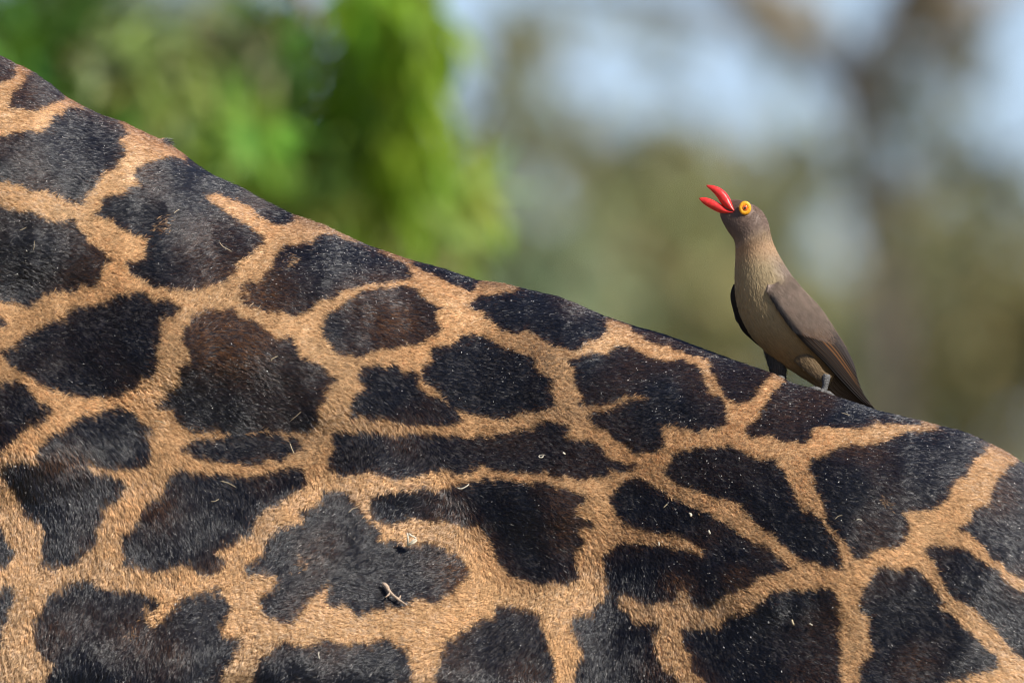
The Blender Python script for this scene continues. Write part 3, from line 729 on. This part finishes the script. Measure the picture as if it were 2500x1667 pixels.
cp = covert_plumes(22000)
o = hair('covert_plumes', cp[0], cp[1], 0.3, cp[2], MAT_COVERT, wing); tag(o, kind='stuff')

MAT_FEATHER = tinted('flight_feather', 0.6, 0.18)
def feather(u0, v0, u1, v1, w0, out, dark, edge_c, parent, fn=wing_pt, edge_side=1):
    """one quill blade with a raised shaft and a pale outer edge"""
    n = 22; s = np.linspace(0, 1, n)
    u = u0 + (u1 - u0) * s; vc = v0 + (v1 - v0) * s ** 1.1
    half = w0 * np.sqrt(np.clip(1 - (np.abs(s - 0.45) / 0.56) ** 4, 0.0004, 1))
    half[-3:] *= (0.85, 0.6, 0.15)
    cols = np.array([-1, -.62, -.1, 0, .1, .62, 1.0]); lift = np.array([-.0001, 0, .00015, .0003, .00015, 0, -.0001])
    rings = []; C = []
    for i in range(n):
        vs = np.clip(vc[i] + half[i] * cols, -0.02, 1.04); us = np.full(7, u[i])
        t_ = fn(us, vs, out + lift); b_ = fn(us, vs, out + lift - 0.0007)
        rings.append(np.concatenate([t_, b_[::-1]]))
        cr = np.tile(dark, (14, 1)) * (0.85 + .3 * hash01(np.arange(14), i, 5))[:, None]
        k = [5, 6, 7, 8] if edge_side > 0 else [0, 1, 12, 13]
        cr[k] = edge_c
        C.append(cr)
    V, F = loft(rings)
    return mesh_obj('feather', V, F, MAT_FEATHER, parent, colors=np.concatenate(C))
BLACK = np.array([0.020, 0.015, 0.013]); RUST = np.array([0.20, 0.090, 0.032]); DIM = np.array([0.045, 0.028, 0.018])
# primaries below, secondaries and tertials stacked towards the back
quills = [(.16, .045, .985, .10, .050, 0.0004, BLACK * .6, BLACK * .6), (.26, .10, 1.0, .26, .075, 0.0007, BLACK, BLACK), (.32, .17, .99, .42, .085, 0.0010, BLACK, DIM), (.36, .27, .975, .56, .09, 0.0013, BLACK * 1.3, DIM),
          (.34, .37, .94, .62, .085, 0.0016, BLACK * .9, DIM), (.36, .48, .88, .70, .085, 0.0019, BLACK * 1.1, RUST), (.38, .59, .84, .78, .09, 0.0022, BLACK * 1.2, RUST * .8), (.40, .72, .80, .84, .11, 0.0025, BLACK * 1.4, DIM), (.42, .86, .77, .90, .13, 0.0027, BLACK * 1.6, BLACK * 1.2)]
for qd in quills:
    feather(*qd, wing, wing_pt, -1)

# far wing: only its folded edge shows beyond the breast
fw = bpy.data.objects.new('wing', None); col.objects.link(fw); fw.location = bz(300, 860, .02); fw.empty_display_size = .01; attach(fw, bird)
v, f = spindle([(292, 702), (330, 760), (352, 860), (400, 960), (470, 1060), (560, 1140), (680, 1200)], [(284, 706), (264, 752), (264, 800), (290, 900), (338, 1000), (430, 1082), (600, 1190)], [4, 22, 30, 32, 30, 24, 8], [0.012, 0.016, 0.02, .022, .026], 34, 16)
mesh_obj('wing_coverts', v, f, MAT_FEATHER, fw, colors=np.tile(BLACK * .8, (len(v), 1)))
def far_pt(u, v, out=0.0):
    s = np.asarray(u, float)
    lo = np.stack([np.interp(s, [0, .3, .6, 1], a) for a in ((268, 300, 460, 1090), (760, 930, 1100, 1440))], -1)
    up = np.stack([np.interp(s, [0, .3, .6, 1], a) for a in ((420, 560, 760, 1170), (700, 860, 1050, 1480))], -1)
    p = lo * (1 - v)[..., None] + up * v[..., None]
    return bz(p[..., 0], p[..., 1], yaw_f(p[..., 0], p[..., 1]) + np.interp(s, [0, .3, .6, 1], [.012, .02, .016, .006]) + out)
for k in range(5):
    feather(.15 + .03 * k, .08 + .17 * k, 1.0 - .05 * k, .15 + .17 * k, .11, .0006 * k, BLACK, DIM, fw, far_pt)

# tail: six stiff feathers fanned along the tail axis
T_LOW = np.array([(880, 1352), (930, 1398), (1000, 1432), (1080, 1470), (1186, 1500)], float)
T_UP = np.array([(960, 1200), (1020, 1290), (1070, 1360), (1120, 1430), (1192, 1494)], float)
def tail_pt(u, v, out=0.0):
    u = np.asarray(u, float); v = np.asarray(v, float); s = np.linspace(0, 1, 5)
    lo = np.stack([np.interp(u, s, T_LOW[:, k]) for k in (0, 1)], -1); up = np.stack([np.interp(u, s, T_UP[:, k]) for k in (0, 1)], -1)
    p = lo * (1 - v)[..., None] + up * v[..., None]
    return bz(p[..., 0], p[..., 1], 0.016 + 0.014 * u - out)
tail_o = bpy.data.objects.new('tail', None); col.objects.link(tail_o); tail_o.location = tail_pt(0.1, 0.5); tail_o.empty_display_size = .01; attach(tail_o, bird)
TAILC = np.array([0.070, 0.042, 0.022])
for k in range(6):
    feather(0.0, .10 + .15 * k, 1.0 - 0.035 * abs(k - 3), .12 + .15 * k, .13, .0008 * k, TAILC * (1.35 - .14 * k), TAILC * (1.0 - .1 * k), tail_o, tail_pt)

# legs
def leg(thigh_u, thigh_l, tdepth, f0, ankle, ball, thigh_c):
    lg = bpy.data.objects.new('leg', None); col.objects.link(lg); lg.location = bz(ball[0], ball[1], ball[2]); lg.empty_display_size = .01; attach(lg, bird)
    v, f = spindle(thigh_u, thigh_l, tdepth, f0, 22, 16)
    mesh_obj('thigh', v, f, MAT_PLUME, lg, colors=np.tile(thigh_c, (len(v), 1)) * (0.75 + .5 * rng.random(len(v)))[:, None])
    G = v.reshape(22, 16, 3); N_ = 3500; ii = rng.integers(0, 20, N_); jj = rng.integers(0, 16, N_); a_ = rng.random((N_, 1)); b_ = rng.random((N_, 1))
    p = (G[ii, jj] * (1 - a_) + G[ii, (jj + 1) % 16] * a_) * (1 - b_) + (G[ii + 1, jj] * (1 - a_) + G[ii + 1, (jj + 1) % 16] * a_) * b_
    dv = unit(G[ii + 1, jj] - G[ii, jj] + 1e-6 + rng.normal(0, .0002, (N_, 3))); nn = unit(p - G[ii].mean(1))
    PP = np.stack([p + dv * (.0045 * w_) + nn * (.0006 * w_ - .0001) for w_ in (0, .5, 1)], 1)
    o_ = hair('thigh_plumes', PP, np.full(N_, .00013), .3, thigh_c * (.7 + .6 * rng.random((N_, 1))), MAT_PLUME, lg); tag(o_, kind='stuff')
    a = bz(ankle[0], ankle[1], ankle[2]); b = bz(ball[0], ball[1], ball[2])
    mid = (a + b) / 2 + RIGHT * 0.0004
    v, f = tube(np.array([a + (a - b) * .16, a, mid, b + (a - b) * .12, b]), [.0026, .0035, .0025, .0025, .0029], 10)
    mesh_obj('tarsus', v, f, MAT_TARSUS, lg)
    for ang, ln in ((-2.75, .012), (-2.2, .014), (-1.75, .012), (0.5, .010)):
        # toes spread over the crest: forward is to the left and towards the viewer
        dv = math.cos(ang) * RIGHT + 0.55 * math.sin(ang) * FWD
        slope = -0.36 * dv[0]
        p0 = b; p1 = b + dv * ln * .5 + UP * (slope * ln * .5 + .0012); p2 = b + dv * ln + UP * (slope * ln - .0006)
        v, f = tube(np.array([p0, p1, p2]), [.0021, .0018, .0014], 8); mesh_obj('toe', v, f, MAT_TARSUS, lg)
        p3 = p2 + dv * .003 + UP * (-.0004); p4 = p2 + dv * .005 + UP * (-.0028)
        v, f = tube(np.array([p2, p3, p4]), [.0010, .0008, .0002], 7); mesh_obj('claw', v, f, MAT_CLAW, lg)
leg([(660, 1050), (748, 1122), (805, 1195), (845, 1250), (885, 1275)], [(590, 1120), (695, 1208), (772, 1270), (818, 1300), (845, 1310)], [20, 32, 30, 22, 14], [0.011, 0.0065, 0.002, -0.002], (868, 1284, -0.003), (850, 1384, -0.003), np.array([0.205, 0.135, 0.066]))
leg([(600, 1120), (612, 1190), (610, 1240), (608, 1300), (600, 1330)], [(470, 1090), (490, 1160), (512, 1230), (532, 1290), (560, 1335)], [56, 50, 40, 28, 16], [0.018, 0.016, 0.014], (580, 1290, 0.010), (572, 1338, 0.008), np.array([0.070, 0.056, 0.040]))

# ------------------------------------------------------------------ litter caught in the coat
HP, HN, HPX, HPY, HDK = P1[3], P1[4], P1[5], P1[6], P1[7]
def skin_at(px, py):
    i = np.argmin((HPX - px) ** 2 + (HPY - py) ** 2)
    return HP[i] + HN[i] * 0.0022, HN[i]
def on_coat(pts, lift=0.0):
    out = []
    for k, (x, y) in enumerate(pts):
        p, n = skin_at(x, y)
        out.append(p + n * (lift[k] if np.ndim(lift) else lift))
    return np.array(out)
MAT_TWIG = plain('dead_twig', (0.46, 0.34, 0.24), 0.8, 0.2, 0.35, 700, 0.8)
MAT_HUSK = plain('pale_husk', (0.56, 0.50, 0.38), 0.7, 0.3, 0.15, 700, 0.3)
MAT_STRAW = plain('straw', (0.42, 0.34, 0.21), 0.6, 0.3, 0.2, 500)
EW = lambda l: [(560 + x / 3, 1110 + y / 3) for x, y in l]
FW = lambda l: [(1150 + x / 3, 680 + y / 3) for x, y in l]
GW = lambda l: [(1150 + x / 3, 1144 + y / 3) for x, y in l]
CW = lambda l: [(x / 3, 1110 + y / 3) for x, y in l]
AW = lambda l: [(x / 3, 100 + y / 3) for x, y in l]
BW = lambda l: [(x / 3, 600 + y / 3) for x, y in l]
HW = lambda l: [(1716 + x / 3, 860 + y / 3) for x, y in l]
IW = lambda l: [(1716 + x / 3, 1144 + y / 3) for x, y in l]

tw = empty('twig', on_coat(EW([(1180, 1045)]))[0], 'short knobbly brown twig lying on a grey-black patch low on the flank', 'twig')
v, f = tube(smooth_line(on_coat(EW([(1118, 962), (1145, 985), (1165, 1020), (1195, 1052), (1235, 1075), (1262, 1102), (1300, 1125)]), [.0016, .002, .0022, .0022, .002, .0016, .0013]), 16, 1), np.array([1.0, 1.9, 2.1, 2.0, 1.7, 1.5, 1.45, 1.3, 1.2, 1.15, 1.4, 1.15, 1.0, 0.9, .8, .4]) * .00085, 8); mesh_obj('stem', v, f, MAT_TWIG, tw)
for side in ([(1175, 1040), (1158, 1050), (1138, 1066)], [(1238, 1078), (1246, 1066), (1250, 1054)]):
    v, f = tube(on_coat(EW(side), .002), [.0009, .0007, .0004], 6); mesh_obj('stub', v, f, MAT_TWIG, tw)
MAT_HUSK.node_tree.nodes['Principled BSDF'].inputs['Roughness'].default_value = .75
hk = empty('husk', on_coat(EW([(1310, 680)]))[0], 'forked pale husk standing upright on the flank above the twig', 'husk')
for pts, lf in (([(1300, 692), (1304, 650), (1300, 600)], [.004, .0075, .0095]), ([(1306, 606), (1330, 620), (1352, 634)], [.0085, .0085, .008]), ([(1302, 692), (1330, 662), (1356, 640)], [.004, .0065, .008]), ([(1302, 690), (1336, 676), (1362, 652)], [.004, .0055, .006])):
    v, f = tube(on_coat(EW(pts), lf), [.0016, .0014, .0009], 6, .6); mesh_obj('sliver', v, f, MAT_HUSK, hk)

def bit(name, pts, rad, mat, label, cat, lift=.0022, closed=False, group=None):
    p = smooth_line(on_coat(pts, lift), max(8, len(pts) * 2), 1)
    n = len(p); r = rad * np.sqrt(np.clip(1 - (np.abs(np.linspace(-1, 1, n))) ** 6, .08, 1))
    v, f = tube(p, r, 6, .6)
    return tag(mesh_obj(name, v, f, mat), label, cat, group)
bit('husk_curl', FW([(548, 1322), (520, 1312), (495, 1326), (505, 1346), (532, 1340), (535, 1326)]), .00042, MAT_HUSK, 'tight curl of pale husk on the long dark patch below mid back', 'husk')
bit('husk_flake', FW([(676, 1300), (684, 1308), (694, 1316)]), .0009, MAT_HUSK, 'small oval pale flake just right of the tight husk curl', 'husk')
bit('husk_curl', EW([(1660, 252), (1690, 258), (1725, 256), (1755, 244), (1748, 234)]), .0007, MAT_HUSK, 'open crescent of pale husk on top of the hook shaped patch', 'husk')
bit('straw', CW([(1600, 205), (1650, 222), (1720, 250)]), .0005, MAT_STRAW, 'straight pale straw tilted down right on the brown patch left of centre', 'straw')
bit('straw', CW([(1535, 355), (1570, 352), (1597, 340)]), .0004, MAT_STRAW, 'short pale straw just below the longer straight straw', 'straw')
bit('straw', EW([(865, 436), (900, 412), (932, 386)]), .0004, MAT_STRAW, 'straw slanting up right at the top of the big central patch', 'straw')
bit('straw', AW([(125, 1396), (150, 1384), (182, 1368)]), .0003, MAT_STRAW, 'upper short straw on the black patch at the left edge', 'straw')
bit('straw', AW([(228, 1530), (234, 1500), (238, 1468)]), .0003, MAT_STRAW, 'upright straw on the black patch at the left edge', 'straw')
bit('straw', AW([(1250, 1290), (1270, 1276), (1300, 1262)]), .0003, MAT_STRAW, 'straw on the broad dark patch under the mane end', 'straw')
bit('straw', AW([(1595, 1505), (1620, 1532), (1690, 1575)]), .00035, MAT_STRAW, 'straw slanting down right near the upper pale fork', 'straw')
bit('straw', BW([(1968, 852), (1972, 835), (1990, 826), (2020, 818)]), .0004, MAT_STRAW, 'bent pale straw on the rusty brown patch', 'straw')
bit('straw', BW([(2120, 1270), (2150, 1248), (2200, 1208)]), .0003, MAT_STRAW, 'straw low right on the rusty brown patch', 'straw')
bit('straw', BW([(2120, 1465), (2132, 1505), (2150, 1550)]), .00035, MAT_STRAW, 'straw at the right end of the small oval patch', 'straw')
bit('straw', BW([(1110, 1285), (1160, 1282), (1210, 1308)]), .00035, MAT_STRAW, 'curved straw on the pale line left of the small oval patch', 'straw')
bit('seed', GW([(1420, 298), (1432, 286), (1446, 274)]), .0006, MAT_STRAW, 'slim pale seed on the fork tipped patch right of centre', 'seed')
bit('seed', GW([(1610, 342), (1618, 352), (1626, 362)]), .0011, MAT_HUSK, 'rounded white seed on the upper arm of the forked patch', 'seed')
bit('seed', GW([(1742, 470), (1746, 482), (1752, 496)]), .0011, MAT_HUSK, 'oval white seed farther along the upper arm of the forked patch', 'seed')
bit('seed', GW([(1386, 552), (1388, 566), (1384, 580)]), .0008, MAT_HUSK, 'white seed on the pale tongue inside the forked patch', 'seed')
bit('seed', IW([(650, 1100), (655, 1120), (662, 1150)]), .0013, MAT_STRAW, 'knobbly pale seed on the black patch at lower right', 'seed')
bit('seed', IW([(780, 1134), (792, 1142), (806, 1150)]), .0008, MAT_HUSK, 'small grey seed right of the knobbly pale seed', 'seed')
bit('straw', HW([(960, 1232), (985, 1212), (1015, 1200)]), .0003, MAT_STRAW, 'left one of the fine straws on the large patch below the bird tail', 'straw')
bit('straw', HW([(1105, 1238), (1130, 1230), (1152, 1244)]), .0004, MAT_HUSK, 'arched pale straw on the large patch below the bird tail', 'straw')
bit('straw', HW([(1000, 478), (1040, 490), (1070, 498)]), .0004, MAT_STRAW, 'straw on the back just under the bird tail', 'straw')
bit('straw', EW([(650, 1456), (655, 1480), (656, 1506)]), .0006, MAT_HUSK, 'upright white straw on the black patch at the bottom edge', 'straw')

# dust and scurf specks on the dark patches
def scurf():
    idx = np.nonzero(HDK & (HPY > np.interp(HPX, RIDGE[:, 0], RIDGE[:, 1]) + 14) & (HPX > -40) & (HPX < 2540) & (HPY < 1720))[0]
    dens = np.exp(-((HPX[idx] - 800) / 260) ** 2 - ((HPY[idx] - 690) / 90) ** 2) * 3 + np.exp(-((HPX[idx] - 2050) / 300) ** 2 - ((HPY[idx] - 1080) / 160) ** 2) * 1.2 + .55 + 1.2 * (vnoise(HPX[idx] / 130, HPY[idx] / 130, 91) > .6)
    pick = rng.choice(idx, 1500, replace=False, p=dens / dens.sum())
    V = []; F = []
    for i in pick:
        n = HN[i]; a = unit(np.cross(n, UP + 0.3 * rng.normal(0, 1, 3))); b = np.cross(n, a)
        ln = 0.0003 * (1 + 2.5 * rng.random() ** 4); w = 0.00028 * (.6 + .7 * rng.random())
        r_ = rng.random() * 6.28; a, b = a * math.cos(r_) + b * math.sin(r_), b * math.cos(r_) - a * math.sin(r_)
        c = HP[i] + n * (0.0024 + .0012 * rng.random()); k = len(V)
        V += [c + a * ln, c + b * w, c - a * ln, c - b * w, c + n * .0003, c - n * .0002]
        F += [(k, k + 1, k + 4), (k + 1, k + 2, k + 4), (k + 2, k + 3, k + 4), (k + 3, k, k + 4), (k + 1, k, k + 5), (k + 2, k + 1, k + 5), (k + 3, k + 2, k + 5), (k, k + 3, k + 5)]
    m = plain('scurf', (0.62, 0.58, 0.52), .6, .3, .2, 500)
    o = mesh_obj('scurf', V, F, m, giraffe, smooth=False)
    tag(o, kind='stuff')
scurf()

# ------------------------------------------------------------------ trees behind
def leaves(clumps):
    """clumps: (centre, radius xyz, count, colour, leaf length, leaf width, droop)"""
    V = []; C = []
    for (c, r, n, colr, ln, wd, droop) in clumps:
        p = rng.normal(0, 0.5, (n, 3)) * np.asarray(r) + c
        ax = unit(rng.normal(0, 1, (n, 3)) + np.array([0, 0, -droop * 2.2]))
        nr = rng.normal(0, 1, (n, 3)) + 1.1 * np.array([.3, -.45, .85])
        sd = unit(np.cross(ax, nr)); up = np.cross(sd, ax)
        l = ln * (.6 + .8 * rng.random(n))[:, None]; w = wd * (.6 + .8 * rng.random(n))[:, None]
        # leaf blade folded along its midrib: base, two sides, tip
        V.append(np.stack([p, p + ax * l * .45 + sd * w * .5 + up * w * .18, p + ax * l, p + ax * l * .45 - sd * w * .5 + up * w * .18], 1))
        C.append(np.asarray(colr) * (0.55 + .9 * rng.random(n))[:, None] * (1 + .25 * rng.normal(0, 1, (n, 3)) * np.array([.6, .2, .5])))
    V = np.concatenate(V); C = np.clip(np.concatenate(C), 0.003, .8)
    n = len(V); base = np.arange(n)[:, None] * 4
    F = np.concatenate([base + np.array([0, 1, 2]), base + np.array([0, 2, 3])], 1).reshape(-1, 3)
    return V.reshape(-1, 3), F, np.repeat(C, 2, 0)

def tree(name, base, limbs, clumps, label, group='trees behind the giraffe'):
    t = empty(name, base, label, 'tree', group)
    parts = [tube(smooth_line(p, max(8, len(p) * 3), 2), np.interp(np.linspace(0, 1, max(8, len(p) * 3)), np.linspace(0, 1, len(r)), r), 12) for p, r in limbs]
    V, F = join(parts); mesh_obj('trunk', V, F, MAT_BARK, t)
    V, F, C = leaves(clumps); mesh_obj('crown', V, F, MAT_LEAF, t, smooth=False, face_colors=C)
    return t

G_BRIGHT = (0.185, 0.30, 0.014); G_YEL = (0.27, 0.34, 0.06); G_DARK = (0.055, 0.125, 0.012); G_OLIVE = (0.24, 0.245, 0.11); G_GREY = (0.27, 0.265, 0.145)
def pt(px, py, dist): return at(px, py, dist)
def m(px, dist): return px * K * dist           # size of px units at a distance

def ball(px, py, dist, rpx, n, colr, ln, wd, droop=.3, ry=None, depth=None):
    r = m(rpx, dist); return (pt(px, py, dist), (r, depth or max(r, .25), m(ry, dist) if ry else r), n, colr, ln, wd, droop)

# the leafy tree close behind the neck, its sprays hanging into view
d1 = 30.0
cl = [ball(940, 60, d1, 95, 560, (.20, .34, .016), .075, .020, 1.2, 200), ball(1040, 40, d1 - .2, 45, 130, G_BRIGHT, .07, .018, 1.2, 120), ball(1000, 330, d1, 90, 210, G_BRIGHT, .08, .016, 1.4, 160), ball(1110, 470, d1 + .3, 85, 120, G_YEL, .07, .015, 1.3, 140), ball(860, 180, d1 + .3, 60, 110, (.13, .21, .02), .07, .018, 1.1, 160),
      ball(960, 480, d1 + .2, 130, 130, G_YEL, .07, .016, 1.2, 120), ball(780, 260, d1 + .6, 60, 140, G_DARK, .075, .02, .9, 180), ball(720, 480, d1, 120, 230, G_YEL, .07, .02, .5, 80),
      ball(620, 370, d1 - .2, 90, 210, (0.20, .33, .04), .06, .02, .4, 70), ball(400, 200, d1 + .1, 95, 210, (0.26, .32, .08), .06, .02, .4, 130), ball(250, 160, d1 + .5, 110, 190, G_OLIVE, .06, .02, .4, 110),
      ball(80, 60, d1 + .3, 110, 260, G_DARK, .07, .02, .4, 110), ball(30, 110, d1, 60, 70, (.09, .2, .02), .06, .02, .4, 50), ball(300, 270, d1 + .4, 150, 260, (.09, .19, .02), .07, .02, .4, 70),
      ball(540, 180, d1 + .8, 90, 200, (.12, .145, .04), .07, .02, .4, 140), ball(620, 130, d1 + .6, 50, 60, G_OLIVE, .06, .02, .4, 100), ball(470, 330, d1 + .2, 90, 170, (.10, .20, .02), .06, .02, .4, 60),
      ball(840, 420, d1 + .7, 90, 120, (.09, .16, .02), .07, .018, .9, 100), ball(1100, 600, d1, 35, 30, (.24, .33, .08), .05, .025, .4, 35), ball(700, 60, d1 + .6, 60, 60, G_DARK, .07, .02, .5, 60)]
rng2 = np.random.default_rng(3)
for k in range(70):       # the rest of the crown, up and to the left of the frame and below it
    a = rng2.uniform(-1, 1, 3)
    c = np.array([-1.7, 10.4, 4.1]) + a * np.array([1.75, 1.3, 1.9])
    if True:
        if not (c[0] > -1.05 and 2.2 < c[2] < 4.3):
            cl.append((c, (.5, .5, .42), 300, (G_BRIGHT, G_YEL, G_DARK, G_OLIVE)[k % 4], .075, .02, .6))
B1 = np.array([-2.1, 10.6, -0.05])
limbs = [([B1, B1 + (0, .1, 1.2), B1 + (.2, 0, 2.4), B1 + (.5, -.1, 4.0), B1 + (.6, 0, 5.6)], [.16, .13, .11, .07, .02]),
         ([B1 + (.2, 0, 2.4), B1 + (-.6, .3, 3.6), B1 + (-1.2, .5, 4.8)], [.08, .05, .015]),
         ([B1 + (.5, -.1, 4.0), B1 + (1.2, -.3, 4.2), B1 + (1.75, -.4, 4.05), B1 + (1.95, -.5, 3.4)], [.05, .03, .012, .004]),
         ([B1 + (.4, -.05, 3.2), B1 + (1.0, -.3, 3.3), B1 + (1.5, -.4, 3.25)], [.035, .02, .005])]
tree('leafy_tree', B1, limbs, cl, 'bright green leafy tree with drooping sprays, behind the giraffe at left')

# the open-branched tree at right: forked brown boughs against the sky
d2 = 56.0
B2 = pt(2180, 833, d2); B2[2] = 0
y0 = B2[1]
def q2(px, py, dd=0): return pt(px, py, d2 + dd)
limbs = [([B2, B2 + (-.05, 0, 1.8), B2 + (.05, 0, 3.2), q2(2165, 700), q2(2140, 450), q2(2095, 220)], [.18, .15, .10, .042, .038, .05]),
         ([q2(2095, 220), q2(1990, 110), q2(1880, 10), q2(1780, -120), q2(1600, -420, .6)], [.048, .05, .048, .04, .015]),
         ([q2(2095, 230), q2(2170, 90), q2(2250, -40), q2(2390, -330, -.4)], [.048, .056, .056, .02]),
         ([q2(2200, 50), q2(2330, 10), q2(2520, -60)], [.06, .05, .012]),
         ([q2(1990, 110), q2(1760, 40, .2), q2(1560, -20, .4), q2(1300, -60, .6)], [.04, .03, .02, .006]),
         ([q2(2150, 520), q2(2290, 420), q2(2420, 420), q2(2600, 330)], [.035, .02, .015, .006])]
OL = (0.25, 0.255, 0.13); BRN = (0.28, 0.235, 0.155)
cl = [ball(2110, 330, d2, 60, 18, OL, .07, .03, .4, 160), ball(2140, 500, d2, 70, 30, OL, .07, .03, .4, 140), ball(2230, 20, d2, 130, 70, BRN, .07, .03, .4, 80), ball(2330, 90, d2, 50, 60, BRN, .06, .03, .4, 80),
      ball(1880, 20, d2, 70, 70, BRN, .06, .03, .4, 60), ball(1610, 60, d2 + 1, 60, 30, OL, .07, .03, .4, 60), ball(1300, 60, d2 + 1, 110, 150, G_GREY, .07, .03, .4, 90), ball(1250, 130, d2, 50, 60, OL, .07, .03, .4, 50),
      ball(1230, 250, d2, 110, 110, G_GREY, .07, .03, .4, 100), ball(2290, 330, d2, 60, 70, OL, .06, .03, .4, 110), ball(2300, 640, d2, 90, 60, OL, .07, .03, .4, 260), ball(2340, 950, d2, 120, 120, (.15, .14, .05), .07, .03, .4, 130),
      ball(1340, 330, d2, 80, 60, G_GREY, .07, .03, .4, 60), ball(1610, 330, d2, 90, 60, G_GREY, .07, .03, .4, 60), ball(1640, 150, d2, 50, 16, G_GREY, .07, .03, .4, 90), ball(1960, 360, d2 + .5, 90, 80, G_GREY, .07, .03, .4, 90), ball(2380, 130, d2, 60, 60, G_GREY, .07, .03, .4, 150), ball(2230, 200, d2, 60, 50, G_GREY, .07, .03, .4, 120),
      ball(1980, 60, d2 + .6, 60, 26, G_GREY, .07, .03, .4, 60), ball(2420, 420, d2, 90, 70, G_GREY, .07, .03, .4, 80), ball(1420, 240, d2, 60, 14, G_GREY, .07, .03, .4, 60), ball(1890, 150, d2 + .6, 30, 18, OL, .06, .03, .4, 60), ball(2210, 250, d2, 45, 40, OL, .06, .03, .4, 60)]
for k in range(60):
    a = rng2.uniform(-1, 1, 3); c = np.array([B2[0] - .1, y0, 6.5]) + a * np.array([2.6, 2.0, 2.3])
    if c[2] > 5.85: cl.append((c, (.55, .5, .4), 190, OL, .07, .03, .4))
tree('open_tree', B2, limbs, cl, 'brown forked bare-limbed tree with sparse leaves, behind the bird at right')

# far wood: one tree after another, olive with the distance
GAPS = [(2085, 660, 115), (1180, 330, 80)]     # where the wood opens
def far_tree(name, px, dist, top_py, rpx, colr, label, dens=1.0):
    base = pt(px, 833, dist); zt = pt(px, top_py, dist)[2]; base[2] = 0
    r = m(rpx, dist); ht = zt
    limbs = [([base, base + (0.05, 0, ht * .35), base + (-.1, 0, ht * .7), base + (0, 0, ht * .95)], [.22, .16, .09, .02]),
             ([base + (0.05, 0, ht * .4), base + (r * .5, .1, ht * .62), base + (r * .8, .2, ht * .8)], [.10, .06, .02]),
             ([base + (0, 0, ht * .45), base + (-r * .5, -.1, ht * .66), base + (-r * .8, -.2, ht * .82)], [.10, .06, .02])]
    cl = []
    rg = np.random.default_rng(int(px) + int(dist) + 9000)
    cz = zt - r * .95
    for k in range(int(46 * dens)):
        a = unit(rg.normal(0, 1, 3)) * rg.random() ** .45
        c = np.array([base[0], base[1], cz]) + a * np.array([r, r * .8, r])
        qv = c - CAM; dq = qv @ FWD; qx = 1250 + (qv @ RIGHT) / (K * dq); qy = 833.5 - (qv @ UP) / (K * dq)
        if any((qx - a_) ** 2 + (qy - b_) ** 2 < r_ ** 2 for a_, b_, r_ in GAPS): continue
        f_ = 2.25 * (.75 + .5 * rg.random())
        cl.append((c, (r * .24,) * 3, 85, tuple(np.array(colr) * f_), .13, .06, .3))
    tree(name, base, limbs, cl, label, 'far trees')
far_tree('far_tree', 1480, 95, 340, 420, (.150, .140, .060), 'rounded olive green far tree right of the drooping green sprays', .55)
far_tree('far_tree', 1800, 99, 355, 300, (.140, .138, .064), 'grey green far tree reaching up behind the bird head', .48)
far_tree('far_tree', 2060, 104, 400, 380, (.132, .132, .062), 'grey green far tree seen directly behind the bird back', .5)
far_tree('far_tree', 2440, 92, 440, 380, (.148, .134, .060), 'olive far tree at the right edge of the view', .5)
far_tree('far_tree', 1110, 88, 230, 420, (.110, .125, .068), 'far tree hidden mostly behind the drooping green sprays', .62)
far_tree('far_tree', 480, 84, -20, 520, (.085, .105, .045), 'tall dark far tree behind the leafy left tree', .9)
far_tree('far_tree', -60, 90, -200, 560, (.05, .085, .025), 'dark far tree at the left edge behind the leafy tree', 1.0)
far_tree('far_tree', 1600, 120, 540, 450, (.155, .150, .078), 'pale olive far tree low behind the bird breast', .7)

# the same wood goes on to both sides of the view
for px, dist, top, c_, lab in [(-2400, 86, -350, (.10, .12, .05), 'broad green far tree just beyond the left edge of the view'), (-4500, 97, -250, (.125, .125, .06), 'broad olive far tree second beyond the left edge of the view'),
                               (-6600, 90, -450, (.105, .13, .05), 'tall green far tree third beyond the left edge of the view'), (4800, 96, -150, (.13, .125, .06), 'broad olive far tree just beyond the right edge of the view'),
                               (6900, 89, -300, (.11, .125, .05), 'broad green far tree second beyond the right edge of the view')]:
    far_tree('far_tree', px, dist, top, 1900, c_, lab, 3.2)
